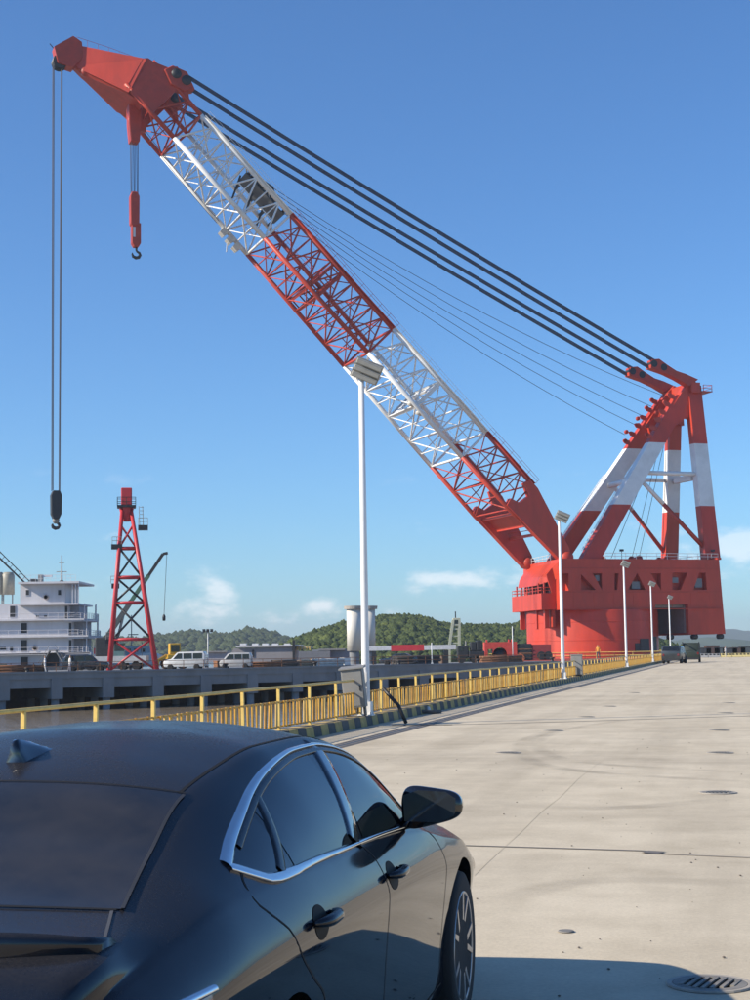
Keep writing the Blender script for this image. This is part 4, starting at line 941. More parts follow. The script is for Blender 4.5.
# patches laid on the body skin
def spatch(name, y0, y1, lo, hi, m, off=.003, ny=40, nz=10, sides=(1, -1), par=body, th=0):
    for sx in sides:
        P = []
        for i in range(ny + 1):
            y = y0 + (y1 - y0) * i / ny; row = []
            for j in range(nz + 1):
                z_ = lo(y) + (hi(y) - lo(y)) * j / nz; row.append((sx * (side(y, z_) + off), y, z_))
            P.append(row)
        MB().grid(P).build(name, m, par, True)
def sribbon(name, pts, wid, m, off=.004, hgt=0.0, sides=(1, -1), par=body, closed=False, sm=True):
    """ribbon along (y,z) points on the flank; wid = number or list; hgt = crown height"""
    wl = wid if isinstance(wid, list) else [wid] * len(pts)
    res = []
    for sx in sides:
        P = []; n_ = len(pts)
        for i in range(n_):
            a = pts[(i - 1) % n_ if closed else max(i - 1, 0)]; b = pts[(i + 1) % n_ if closed else min(i + 1, n_ - 1)]
            dy, dz = b[0] - a[0], b[1] - a[1]; l_ = math.hypot(dy, dz) or 1; ny_, nz_ = -dz / l_, dy / l_
            row = []
            for t in (-1, -.85, -.4, .4, .85, 1):
                y = pts[i][0] + ny_ * t * wl[i] / 2; z_ = pts[i][1] + nz_ * t * wl[i] / 2
                o_ = -.004 if abs(t) == 1 and hgt > 0 else off + hgt * (1 - .4 * (abs(t) > .6))
                row.append((sx * (side(y, z_) + o_), y, z_))
            P.append(row)
        if closed: P.append(P[0])
        res.append(MB().grid(P).build(name, m, par, sm))
    return res
def resample(pts, n_):
    d = [0]
    for a, b in zip(pts[:-1], pts[1:]): d.append(d[-1] + math.hypot(b[0] - a[0], b[1] - a[1]))
    fy = pchip(d, [p[0] for p in pts]); fz = pchip(d, [p[1] for p in pts]); return [(fy(t), fz(t)) for t in np.linspace(0, d[-1], n_)]
# window opening outline (y, z)
WLO = [(-2.955, 1.108), (-2.90, 1.080), (-2.80, 1.052), (-2.70, 1.046), (-2.4, 1.042), (-1.9, 1.028), (-1.4, 1.012), (-1.0, .995), (-.74, .985)]
WHI = [(-2.955, 1.110), (-2.84, 1.140), (-2.665, 1.190), (-2.462, 1.245), (-2.253, 1.289), (-2.059, 1.315), (-1.86, 1.330), (-1.633, 1.333), (-1.435, 1.317), (-1.21, 1.271), (-.975, 1.18), (-.85, 1.08), (-.74, .990)]
wlo = pchip([p[0] for p in WLO], [p[1] for p in WLO]); whi = pchip([p[0] for p in WHI], [p[1] for p in WHI])
def band(y0, y1): return spatch('side_window', y0, y1, wlo, whi, CGLASS, .002, 40, 12)
band(-2.955, -2.60); band(-2.56, -1.76); band(-1.66, -.74)
def vstrip(name, yl, yh, wid, m, off=.005, sides=(1, -1), par=body):   # strip from belt to roof
    pts = [(yl + (yh - yl) * t, 0) for t in np.linspace(0, 1, 14)]
    pts = [(y, wlo(y) + (whi(y) - wlo(y)) * t) for (y, _), t in zip(pts, np.linspace(0, 1, 14))]
    sribbon(name, pts, wid, m, off, .004, sides, par)
vstrip('door_pillar', -1.80, -1.60, .115, PIANO); vstrip('quarter_divider', -2.70, -2.46, .04, TRIMB)
arc = resample([(-2.99, 1.092)] + WHI[1:], 60); low = resample([(-2.99, 1.112)] + WLO[1:], 40)
sribbon('window_trim', [(y, z_ + .012) for y, z_ in arc], [.024 - .014 * min(1, i / 26) for i in range(60)], CHROME, .004, .008)
sribbon('window_trim', [(y, z_ - .010) for y, z_ in low], [.030 - .001 * i if i < 8 else max(.012, .022 - .0005 * i) for i in range(40)], CHROME, .004, .008)
sribbon('window_seal', resample([(y, z_ - .006) for y, z_ in WHI[1:]], 50), .018, TRIMB, .005, .004)
# panel gaps
def seam(pts, w=.007): sribbon('door_gap', resample(pts, 40), w, SEAM, .0012)
seam([(-2.93, 1.088), (-3.0, 1.05), (-3.02, 1.017), (-2.96, .965), (-2.882, .914), (-2.83, .85), (-2.66, .74), (-2.52, .66), (-2.44, .52), (-2.42, .30)])
seam([(-1.75, 1.01), (-1.665, .95), (-1.64, .85), (-1.625, .70), (-1.62, .5), (-1.64, .28)])
seam([(-.60, .93), (-.50, .87), (-.455, .78), (-.445, .62), (-.48, .40), (-.52, .27)])
seam([(-.44, .27), (-1.6, .255), (-2.42, .275)])
# handles with their cups
CUP = mat('handle_cup', (.004, .005, .007), .6, spec=.15)
def handle(y, z_):
    for sx in (1, -1):
        P = []
        for i in range(13):
            row = []
            for j in range(21):
                a = 2 * math.pi * j / 20; rr = i / 12; yy, zz = y - .025 + .078 * rr * math.cos(a), z_ + .050 * rr * math.sin(a)
                row.append((sx * (side(yy, zz) + .0015 ), yy, zz))
            P.append(row)
        cp_ = MB().grid(P).build('handle_cup', CUP, body, True)
        pts = []; rs = []
        for t in np.linspace(0, 1, 13):
            yy = y - .115 + .235 * t; lift = .034 * (1 - abs(2 * t - 1) ** 3.5) + .004; pts.append((sx * (side(yy, z_ + .006) + lift), yy, z_ + .010)); rs.append(.0175 * (1 - .55 * abs(2 * t - 1) ** 4))
        h = MB().tube(pts, rs, 12).build('door_handle', PAINT, body, True); h.scale = (1, 1, 1)
handle(-1.50, .872); handle(-2.56, .885)
# roof, glass and deck
def tpatch(name, fx, y0, y1, m, off=.003, ny=30, nx=24, par=body):
    P = []
    for i in range(ny + 1):
        y = y0 + (y1 - y0) * i / ny; hwid = fx(y); P.append([(hwid * t, y - .0 , top(hwid * t, y) + off) for t in np.linspace(-1, 1, nx + 1)])
    return MB().grid(P).build(name, m, par, True)
def curvy(y, t, k): return y + k * t * t
def tpatch2(name, fx, y0, y1, k0, k1, m, off=.003, ny=30, nx=28):
    P = []
    for i in range(ny + 1):
        f = i / ny; row = []
        for t in np.linspace(-1, 1, nx + 1):
            y = (y0 + k0 * t * t) * (1 - f) + (y1 + k1 * t * t) * f; x = fx(y) * t; row.append((x, y, top(x, y) + off))
        P.append(row)
    return MB().grid(P).build(name, m, body, True)
rw = lambda y: cwe(y) - .012 + .01 * max(0, -y - 2.8)
tpatch2('rear_window', rw, -2.86, -3.60, .08, .07, RGLASS)
tpatch2('windscreen', lambda y: cwe(y) - .03, -1.30, -.52, -.10, -.12, CGLASS)
def tribbon(name, pts, w, m, off=.0015):
    P = []
    for i in range(len(pts)):
        a, b = pts[max(i - 1, 0)], pts[min(i + 1, len(pts) - 1)]; dx, dy = b[0] - a[0], b[1] - a[1]; l_ = math.hypot(dx, dy); nx_, ny_ = -dy / l_, dx / l_
        P.append([(pts[i][0] + nx_ * t * w / 2, pts[i][1] + ny_ * t * w / 2, top(pts[i][0] + nx_ * t * w / 2, pts[i][1] + ny_ * t * w / 2) + off) for t in (-1, 0, 1)])
    return MB().grid(P).build(name, m, body, True)
for sx in (-1, 1):
    tribbon('roof_ditch', [(sx * (cwe(y) - .03), y) for y in np.linspace(-1.22, -2.79, 40)], .010, SEAM)
    tribbon('glass_edge', [(sx * (rw(y)), y) for y in np.linspace(-2.79, -3.53, 30)], .010, mat('glass_edge', (.035, .034, .033), .5), .005)
tribbon('roof_gap', [(t * rw(-2.8), -2.855 + .08 * t * t) for t in np.linspace(-1, 1, 30)], .010, SEAM, .0045)
tribbon('deck_gap', [(t * .68, -3.615 + .075 * t * t) for t in np.linspace(-1, 1, 30)], .012, SEAM, .0045)
for sx in (-1, 1): tribbon('deck_gap', [(sx * (.672 + .012 * k), -3.55 - .038 * k) for k in range(7)], .008, mat('gap_light', (.08, .078, .075), .5), .004)
# lip spoiler along the boot edge
P = []
for t in np.linspace(-1, 1, 41):
    x = .755 * t; yb = -3.935 + .10 * t * t + .05 * t ** 6; z0 = top(min(abs(x), cwe(yb) - .01), yb) ; e = (1 - .55 * t ** 8); tw = .09 * (1 - .3 * t * t)
    P.append([(x, yb + tw, z0 + .004 - .004), (x, yb + .03, z0 + .020 * e + .006), (x, yb - .04, z0 + .036 * e + .008), (x, yb - .055, z0 + .030 * e), (x, yb - .05, z0 + .006), (x * .995, yb - .045, z0 - .055)])
sp_ = MB().grid(P); sp_.f.append(tuple(range(6))); sp_.f.append(tuple(40 * 6 + j for j in range(6))); sp_.build('lip_spoiler', PAINT, body, True)
# shark fin
P = []
for t in np.linspace(0, 1, 14):
    y = -2.50 - .17 * t; h = .062 * (t ** .75) * (1 if t < .9 else 1 - (t - .9) * 3); wv = .020 + .018 * (1 - t)
    zb_ = top(0, y); P.append([(-wv - .012, y, zb_ - .002), (-wv * .75, y - .008, zb_ + h * .5 + .006), (-.006, y - .02, zb_ + h + .008), (.006, y - .02, zb_ + h + .008), (wv * .75, y - .008, zb_ + h * .5 + .006), (wv + .012, y, zb_ - .002)])
fn = MB().grid(P); fn.f.append(tuple(13 * 6 + j for j in range(6))); fn.build('shark_fin_aerial', PIANO, body, True)
# lamps
spatch('tail_lamp', -3.95, -3.52, lambda y: .81 + .04 * (y + 3.95), lambda y: .875 , LAMPR, .006, 24, 6)
sribbon('lamp_trim', [(y, .884) for y in np.linspace(-3.49, -3.95, 20)], .016, CHROME, .006, .006)
spatch('head_lamp', .55, .93, lambda y: .60, lambda y: .665 , LAMPC, .005, 16, 5)
for z0, z1, m_, nm, hx, off in ((.28, .55, TRIMB, 'grille', .42, .985), (.62, .67, CHROME, 'bonnet_badge_bar', .05, .985)): MB().box(-hx, hx, .975, off + .008, z0 + .06, z1 - .02).build(nm, m_, body)
MB().box(-.6, .6, -4.012, -3.99, .78, .83).build('tail_light_bar', LAMPR, body)
MB().box(-.26, .26, -4.018, -4.0, .55, .69).build('number_plate', mat('plate_blue', (.03, .10, .35), .4), body)
MB().box(-.62, .62, -4.015, -3.98, .42, .50).build('rear_bumper_insert', TRIMB, body)
# mirrors
for sx in (1, -1):
    mr_ = emp('wing_mirror', car, (sx * .965, -.98, 1.062))
    prof = [(-.105, .040, .052), (-.10, .066, .08), (-.05, .080, .09), (.0, .086, .093), (.05, .084, .088), (.09, .072, .075), (.115, .045, .045)]
    P = []
    # shell: x across, y fore-aft; blunt glass side faces back
    for q_ in np.linspace(0, math.pi, 25):
        u_ = -math.cos(q_); xx = .122 * u_; row = []; e_ = max(1e-3, 1 - abs(u_) ** 5) ** (1 / 2.6)
        top_ = (.074 - .016 * u_) * e_; bot_ = (.072 - .030 * u_) * e_; dy = .092 * e_
        for k in range(32):
            a = 2 * math.pi * k / 32; c, s_ = math.cos(a), math.sin(a)
            yy = dy * (c if c > 0 else c * .28); zz = math.copysign(abs(s_) ** .7, s_) * (top_ if s_ > 0 else bot_)
            row.append((sx * xx, yy, zz))
        row.append(row[0]); P.append(row)
    MB().grid(P).build('shell', PIANO, mr_, True)
    MB().prism([(-.105, -.055), (-.112, .045), (-.05, .066), (.06, .060), (.10, .035), (.095, -.03), (.04, -.058)], lambda a, b, t: (sx * a, t, b), -.030, -.0265).build('mirror_glass', mat('mirror_glass', (.03, .035, .04), .05, metal=.2), mr_)
    MB().tube([(-sx * .155, .04, -.075), (-sx * .09, .03, -.065), (-sx * .02, .03, -.05)], [.028, .024, .03], 10).build('stalk', PIANO, mr_, True)
# underbody so nothing shows through
MB().box(-.56, .56, -3.7, .8, .17, .55).build('underbody', TRIMB, body)
# ------------------------------------------------------------------ things on and behind the pier
def bx(mb, x0, x1, y0, y1, Y, T, O=(0, 0, 0)):
    """axis-aligned box whose front face, at depth Y, spans the given sight lines; O = parent origin"""
    ym = (y0 + y1) / 2; xm = (x0 + x1) / 2
    a, b = at(x0, ym, Y).x, at(x1, ym, Y).x; z1, z0 = at(xm, y0, Y).z, at(xm, y1, Y).z
    return mb.box(a - O[0], b - O[0], Y - O[1], Y + T - O[1], z0 - O[2], z1 - O[2])
def base(px, Y, z=PZ): p = at(px, 660, Y); return Vector((p.x, Y, z))

# --- vehicles
def vehicle(name, label, cat, loc, rz, prof, W, wheels, wr, m, panes, group=None, front=None):
    """prof: (x,z) outline seen from the side, x forward; panes: side-glass polygons; front: (windscreen polygon as two (x,z) points)"""
    t = thing(name, label, cat, loc, rz, group)
    bo = MB().prism(prof, lambda a, b, u: (a, u, b), -W / 2, W / 2).build('body', m, t); bevel(bo, .07, 2); sharp(bo, 40)
    for p in panes:
        for s_ in (-1, 1): MB().prism(p, lambda a, b, u: (a, u, b), s_ * (W / 2 + .004), s_ * (W / 2 + .02)).build('window', GLASSD, t)
    for (x0, z0), (x1, z1) in (front or []):
        d = Vector((z1 - z0, 0, -(x1 - x0))).normalized() * .02
        if d.x * (1 if (x0 + x1) > 0 else -1) < 0: d = -d
        a, b = Vector((x0, 0, z0)) + d, Vector((x1, 0, z1)) + d; hw = W / 2 - .12
        MB().hexa([a + Vector((0, -hw, 0)), a + Vector((0, hw, 0)), b + Vector((0, hw - .08, 0)), b + Vector((0, -hw + .08, 0)), a - d * 2 + Vector((0, -hw, 0)), a - d * 2 + Vector((0, hw, 0)), b - d * 2 + Vector((0, hw - .08, 0)), b - d * 2 + Vector((0, -hw + .08, 0))]).build('windscreen', GLASSD, t)
    for x in wheels:
        for s_ in (-1, 1):
            w = MB().lathe([(wr * .6, -.11), (wr * .95, -.12), (wr, -.08), (wr, .08), (wr * .95, .12), (wr * .6, .11)], (x, s_ * (W / 2 - .08), wr), (0, 1, 0), 24).build('wheel', TYRE, t, True)
            MB().lathe([(0, .06), (wr * .62, .07), (wr * .62, -.07), (0, -.06)], (x, s_ * (W / 2 - .07), wr), (0, 1, 0), 20).build('rim', GREY, w)
    xf = max(p[0] for p in prof); xr = min(p[0] for p in prof)
    for s_ in (-1, 1):
        MB().box(xf - .03, xf + .02, s_ * (W / 2 - .3) - .16, s_ * (W / 2 - .3) + .16, wr * 1.9, wr * 2.25).build('headlight', LAMPC, t)
        MB().box(xr - .02, xr + .03, s_ * (W / 2 - .22) - .1, s_ * (W / 2 - .22) + .1, wr * 2.1, wr * 2.7).build('tail_light', LAMPR, t)
    MB().box(xf - .02, xf + .05, -W / 2 + .1, W / 2 - .1, wr * .75, wr * 1.3).build('bumper', BLACK, t); MB().box(xr - .05, xr + .02, -W / 2 + .1, W / 2 - .1, wr * .75, wr * 1.3).build('bumper', BLACK, t)
    return t
VAN = [(-2.2, .35), (2.1, .35), (2.25, .75), (2.1, 1.05), (1.35, 1.2), (.75, 1.85), (.5, 1.92), (-2.05, 1.95), (-2.25, 1.6)]
VANP = [[(1.15, 1.2), (.62, 1.78), (.2, 1.78), (.2, 1.2)], [(.08, 1.2), (.08, 1.78), (-.85, 1.78), (-.85, 1.2)], [(-.97, 1.2), (-.97, 1.78), (-1.95, 1.78), (-1.95, 1.2)]]
VANF = [((1.38, 1.2), (.78, 1.83)), ((-2.26, 1.3), (-2.16, 1.8))]
vehicle('minibus', 'white minibus facing left on the pier right of the red lattice tower', 'van', base(185.5, 166), R(176), VAN, 1.8, (1.45, -1.35), .33, VANW, VANP, 'vans on the pier', VANF)
VAN2 = [(-1.7, .3), (1.65, .3), (1.75, .7), (1.6, .95), (1.25, 1.1), (.75, 1.68), (.4, 1.75), (-1.55, 1.75), (-1.75, 1.4)]
vehicle('minivan', 'pale grey minivan facing left below the three-lamp mast on the pier', 'van', base(236, 170), R(178), VAN2, 1.6, (1.15, -1.1), .3, mat('van_grey', (.50, .50, .49), .35, dirt=.3), [[(1.05, 1.1), (.62, 1.6), (.15, 1.6), (.15, 1.1)], [(.05, 1.1), (.05, 1.6), (-.7, 1.6), (-.7, 1.1)], [(-.8, 1.1), (-.8, 1.6), (-1.5, 1.6), (-1.5, 1.1)]], 'vans on the pier', [((1.27, 1.1), (.78, 1.66))])
SED = [(-2.25, .3), (2.2, .3), (2.28, .6), (2.1, .75), (1.1, .9), (.35, 1.35), (-.8, 1.42), (-1.7, 1.02), (-2.25, .95)]
SEDP = [[(.85, .92), (.3, 1.28), (-.2, 1.32), (-.2, .92)], [(-.3, .92), (-.3, 1.32), (-.8, 1.33), (-1.4, 1.0), (-1.4, .92)]]
DKCAR = mat('dark_car_paint', (.02, .025, .035), .25, coat=1, dirt=.2)
vehicle('parked_car', 'dark car on the pier under the red and white striped boom', 'car', base(399, 186), R(176), SED, 1.75, (1.4, -1.35), .32, DKCAR, SEDP, None, [((1.12, .9), (.4, 1.33))])
SUV = [(-2.3, .4), (2.25, .4), (2.35, .85), (2.2, 1.05), (1.1, 1.15), (.5, 1.75), (.2, 1.82), (-1.9, 1.82), (-2.3, 1.3)]
SUVP = [[(.95, 1.18), (.5, 1.66), (0, 1.68), (0, 1.18)], [(-.1, 1.18), (-.1, 1.68), (-1.0, 1.68), (-1.0, 1.18)], [(-1.1, 1.18), (-1.1, 1.68), (-1.8, 1.66), (-2.1, 1.18)]]
SUVF = [((1.12, 1.17), (.55, 1.72)), ((-2.28, 1.35), (-1.96, 1.76))]
vehicle('parked_car', 'dark off-road car on the pier in front of the white ship', 'car', base(86, 160), R(6), SUV, 1.85, (1.45, -1.4), .38, DKCAR, SUVP, None, SUVF)
# two dark vehicles at the end of the quay road
def qv(px, d): p = atz(px, 660); q = at(px, 660, d); return Vector((q.x, d, 0))
vehicle('parked_car', 'dark grey estate car parked at the far end of the fence under the crane tail', 'car', qv(674.5, 168), R(70), SUV, 2.0, (1.45, -1.4), .38, mat('dark_grey_paint', (.035, .04, .045), .3, coat=.6), SUVP, 'vehicles at the far end of the quay', SUVF)
tk = vehicle('pickup_truck', 'taller dark green truck parked right of the grey estate car', 'truck', qv(691.5, 176), R(78), [(-2.4, .5), (2.3, .5), (2.4, 1.1), (2.2, 1.3), (1.7, 1.35), (1.3, 2.15), (.2, 2.2), (.1, 1.25), (-2.4, 1.25)], 1.95, (1.5, -1.5), .42, mat('army_green', (.025, .035, .025), .5), [[(1.5, 1.38), (1.2, 2.0), (.4, 2.02), (.4, 1.38)]], 'vehicles at the far end of the quay', [((1.72, 1.38), (1.34, 2.1))])
fr_ = MB()
for x in (-2.2, -1.0, .1):
    for y in (-.9, .9): fr_.box(x - .04, x + .04, y - .04, y + .04, 1.25, 2.25)
for y in (-.9, .9): fr_.bar((-2.2, y, 2.25), (.1, y, 2.25), .08)
fr_.build('cargo_frame', BLACK, tk)

# --- persons (small in the picture)
def person(label, loc, rz, top_c, trouser_c, hat_c, arm=0.0):
    me = bpy.data.meshes.new('person'); V = [(0, 0, .95), (0, 0, 1.2), (0, 0, 1.42), (0, .01, 1.52), (0, .02, 1.62), (0, .02, 1.74), (.1, 0, .9), (.12, .02, .5), (.12, 0, .08), (.12, .14, .03), (-.1, 0, .9), (-.13, -.06, .5), (-.14, -.14, .1), (-.14, 0, .04),
                                              (.2, 0, 1.4), (.27, -.02, 1.12), (.26, .1 + arm, .9 + arm), (-.2, 0, 1.4), (-.27, -.02, 1.12), (-.27, .1, .88)]
    E = [(0, 1), (1, 2), (2, 3), (3, 4), (4, 5), (0, 6), (6, 7), (7, 8), (8, 9), (0, 10), (10, 11), (11, 12), (12, 13), (2, 14), (14, 15), (15, 16), (2, 17), (17, 18), (18, 19)]
    rad = [.15, .15, .16, .065, .10, .10, .10, .075, .05, .045, .10, .075, .05, .045, .075, .055, .045, .075, .055, .045]
    me.from_pydata(V, E, []); o = bpy.data.objects.new('person', me); COL.objects.link(o)
    sk = o.modifiers.new('s', 'SKIN'); 
    for i, r_ in enumerate(rad): me.skin_vertices[0].data[i].radius = (r_, r_ * .85)
    me.skin_vertices[0].data[0].use_root = True
    o.modifiers.new('d', 'SUBSURF').levels = 1
    dg = bpy.context.evaluated_depsgraph_get(); dg.update(); nm = bpy.data.meshes.new_from_object(o.evaluated_get(dg)); o.modifiers.clear(); o.data = nm
    for c, n_ in ((top_c, 'jacket'), (trouser_c, 'trousers'), ((.35, .2, .14), 'skin'), (hat_c, 'hat')): nm.materials.append(mat(n_ + str(c), c, .8))
    for p in nm.polygons:
        z_ = p.center.z; p.material_index = 3 if z_ > 1.70 else 2 if z_ > 1.5 or (abs(p.center.x) > .2 and z_ < .93) else 0 if z_ > .93 else 1
    nm.polygons.foreach_set('use_smooth', [True] * len(nm.polygons))
    o.location = loc; o.rotation_euler = (0, 0, rz); return tag(o, label, 'person')
person('person in white overalls standing on the pier below the white ship', base(45, 158), R(100), (.7, .7, .7), (.6, .6, .6), (.7, .7, .7))
person('person in pale clothes on the pier just left of the dark off-road car', base(70, 157.5), R(-60), (.6, .6, .58), (.25, .25, .3), (.6, .5, .1))
_p2 = at(598, 652, 190); person('worker in an orange vest standing behind the fence before the red drum', (_p2.x, 190, PZ + .3), R(160), (.6, .25, .04), (.05, .06, .1), (.6, .5, .05))

# --- white ship
SO = base(45, 205, -3.6); ship = thing('ship', 'white ship with stacked deckhouse and balconies moored behind the pier', 'ship', SO)
def sb(name, x0, x1, y0, y1, dY, T, m, par=None): return bx(MB(), x0, x1, y0, y1, 205 + dY, T, SO).build(name, m, par or ship)
hull_x0, hull_x1 = at(-330, 668, 205).x - SO.x, at(96, 668, 205).x - SO.x
MB().prism([(hull_x0, 3.9), (hull_x1 + 5, 4.2), (hull_x1, .6), (hull_x1 - 2, -2), (hull_x0, -2)], lambda a, b, t: (a, t, b), -2.5, 12).build('hull', mat('ship_hull', (.05, .06, .08), .5, dirt=.3), ship)
tiers = [(20, 73, 583, 605), (-60, 76, 603, 621), (-90, 80, 620, 638), (-90, 80, 637, 655), (-90, 80, 654, 672)]
for i, (x0, x1, y0, y1) in enumerate(tiers):
    tr_ = sb('deckhouse_tier', x0, x1 - 8, y0 + 1, y1, .0, 9, SHIPW)
    sb('deck_edge', x0 - 2, (x1 + 5, 84, 88, 90, 91)[i], y1 - 1.6 if i < 4 else y0, y1 if i < 4 else y0 + 1.6, -.9, 10.6, SHIPW, tr_)
    if i: sb('recess_wall', x1 - 8, x1 + 3, y0 + 1, y1 - 1.5, 1.6, 6, mat('recess_grey', (.30, .30, .32), .7), tr_)
    # rounded balcony end
    if i:
        xr = at((84, 88, 90, 90, 90)[i] - 6, y1, 205).x - SO.x; z0 = at(80, y1, 205).z - SO.z
        xa = at(x1 - 10, y1, 205).x - SO.x
        P = []
        for a in np.linspace(-math.pi / 2, math.pi / 2, 14): P.append((xr + 1.3 * math.cos(a), 3.6 + 4.4 * math.sin(a)))
        pl = [(xa, -.8)] + P + [(xa, 8)]
        MB().prism(pl, lambda a, b, t: (a, b, z0 + t), -.05, .12).build('balcony_floor', SHIPW, tr_)
        mb = MB()
        for hh in (.25, .5, .75, 1.0): mb.tube([(a, b, z0 + hh) for a, b in pl[:-1]], .025, 4)
        for a, b in pl[:-1]: mb.tube([(a, b, z0), (a, b, z0 + 1.0)], .03, 4)
        mb.build('balcony_rail', SHIPW, tr_)
        for a, b in (P[2], P[7], P[11]): MB().tube([(a - .2, b, z0), (a - .2, b, z0 + 2.3)], .07, 6).build('stanchion', SHIPW, tr_)
        sb('dark_doorway', x1 - 11, x1 - 8.5, y0 + 3, y1 - 1.6, -.03, .2, BLACK, tr_)
    mb = MB(); zr = at(40, y1, 205).z - SO.z; xa, xb = at(max(x0, -20), y1, 205).x - SO.x, at(x1, y1, 205).x - SO.x
    if 0 < i < 4:
        for hh in (.5, 1.0): mb.tube([(xa, -.85, zr + hh), (xb, -.85, zr + hh)], .025, 4)
        for x in np.arange(xa, xb, 1.3): mb.tube([(x, -.85, zr), (x, -.85, zr + 1)], .025, 4)
        mb.build('deck_rail', SHIPW, tr_)
for (x0, x1, y0, y1) in ((26, 29, 590, 595), (58, 61, 590, 595), (10, 15, 606, 617), (21, 27, 623, 633), (21, 27, 640, 651), (20.5, 28, 657, 667), (0, 6, 647, 650), (10, 13, 647, 651), (36, 39, 615.5, 617), (44, 47, 615.5, 617), (-20, -14, 640, 650), (-22, -16, 623, 633)):
    f_ = sb('window', x0 - .6, x1 + .6, y0 - .6, y1 + .6, -.07, .1, SHIPW); sb('pane', x0, x1, y0, y1, -.09, .1, BLACK, f_)
for (px, py) in ((46, 597), (35, 648)):
    c = at(px, py, 205) - SO; MB().lathe([(.25, -.06), (.36, -.02), (.25, .02), (.14, -.02), (.25, -.06)], (c.x, -.12, c.z), (0, 1, 0), 20).build('life_ring', mat('life_ring', (.55, .45, .40), .5), ship, True)
# bridge roof, mast, radar
sb('bridge_roof', 18, 79, 581.5, 583.5, -1.2, 11, SHIPW)
for px in (72, 75, 78): sb('wing_post', px, px + .7, 584, 604, -.8, .2, SHIPW)
c = at(57, 582, 205) - SO
MB().tube([(c.x, 3, c.z), (c.x, 3, c.z + 3.7)], [.16, .06], 8).build('mast', GREY, ship); MB().bar((c.x - .7, 3, c.z + 1.5), (c.x + .7, 3, c.z + 1.5), .1).build('mast_yard', GREY, ship); MB().bar((c.x - .35, 3, c.z + 2.7), (c.x + .35, 3, c.z + 2.7), .08).build('mast_yard', GREY, ship)
MB().lathe([(0, 0), (.3, 0), (.3, .25), (.12, .4), (0, .4)], (c.x, 3, c.z), (0, 0, 1), 12).build('mast_foot', BLACK, ship)
rd = sb('radar_house', 38, 42, 574.5, 581.5, 2, 1, GREY); sb('radar_arm', 38, 52, 575, 577, 2.2, .3, SHIPW, rd); sb('roof_box', 30, 36, 579, 581.5, 2, 1.5, BLACK)
mb = MB(); zr = c.z
for hh in (.45, .9): mb.tube([(at(22, 582, 205).x - SO.x, -.9, zr + hh), (at(76, 582, 205).x - SO.x, -.9, zr + hh)], .02, 4)
for px in range(22, 78, 5): mb.tube([(at(px, 582, 205).x - SO.x, -.9, zr), (at(px, 582, 205).x - SO.x, -.9, zr + .9)], .02, 4)
mb.build('bridge_rail', SHIPW, ship)
for px in (4.5, -6):
    a = at(px, 594, 208) - SO; MB().lathe([(.85, 0), (.85, 2.6), (.6, 3.0), (0, 3.05)], (a.x, a.y + 2, a.z), (0, 0, 1), 20).build('silo', mat('silo_drab', (.30, .29, .24), .5, dirt=.3), ship, True)
    for dx in (-.6, .6): MB().bar((a.x + dx, a.y + 2, a.z - 1.6), (a.x + dx, a.y + 2, a.z), .14).build('silo_leg', GREY, ship)
mb = MB(); A_, B_ = at(-60, 500, 212) - SO, at(26, 584, 212) - SO
mb.tube([A_, B_], .13, 6); mb.tube([A_ + Vector((.5, 0, .55)), B_ + Vector((.5, 0, .35))], .07, 6)
for t in np.linspace(0, 1, 22): p = A_.lerp(B_, t); mb.tube([p, p + Vector((.5, 0, .5))], .04, 4)
mb.build('jib', BLACK, ship)
a = at(53, 669, 203) - SO
for s_ in (-1, 1):
    st = MB(); st.bar((a.x + s_ * .35, -2, a.z + 2.4), (a.x + s_ * 1.8, -2, a.z), .9, .12); st.bar((a.x + s_ * .35, -2.5, a.z + 3.1), (a.x + s_ * 1.8, -2.5, a.z + .8), .05, .05); st.build('gangway_stair', GREY, ship)
MB().box(a.x - .45, a.x + .45, -2.5, -1, a.z + 2.3, a.z + 2.45).build('gangway_landing', GREY, ship)
bx(MB(), 46, 59, 653, 669, 203.5, .1, SO).build('dark_doorway', BLACK, ship)
# flag at the stern
fp = at(93.5, 668, 196); flag = thing('flag', 'small red and white flag on a staff between ship and red tower', 'flag', (fp.x, 196, PZ))
MB().tube([(0, 0, 0), (0, 0, 3.4)], .04, 6).build('staff', GREY, flag)
P = [[(.05 + .1 * i, .06 * math.sin(i * .9), 1.9 + .09 * j - .012 * i * i * .3) for j in range(9)] for i in range(8)]
MB().grid(P).build('cloth', mat('flag_red', (.6, .03, .04), .7), flag, True)
P = [[(.05 + .1 * i, .06 * math.sin(i * .9), 1.2 + .08 * j - .012 * i * i * .3) for j in range(9)] for i in range(8)]
MB().grid(P).build('cloth', mat('flag_white', (.65, .63, .63), .7), flag, True)

# --- red lattice tower on the pier
TWR = mat('tower_red', (.50, .035, .045), .45, var=.15, vscale=1, dirt=.2, dirt_col=(.25, .05, .04))
tw = thing('lattice_tower', 'tall red four-legged lattice tower standing on the pier right of the ship', 'tower', base(133, 172), R(9))
TH = 18.0; hb_ = 2.55; ht_ = .45; lean = -.7
def tp(sx, sy, z_): k = z_ / TH; h = hb_ + (ht_ - hb_) * k; return Vector((sx * h + lean * k, sy * h, z_))
for sx in (-1, 1):
    for sy in (-1, 1): MB().tube([tp(sx, sy, 0), tp(sx, sy, TH)], [.28, .20], 10).build('leg', TWR, tw, True)
lv = [3.4, 7.4, 10.2, 13.4]
for z_ in lv:
    for a, b in (((-1, -1), (1, -1)), ((-1, 1), (1, 1)), ((-1, -1), (-1, 1)), ((1, -1), (1, 1))): MB().tube([tp(*a, z_), tp(*b, z_)], .15, 8).build('strut', TWR, tw, True)
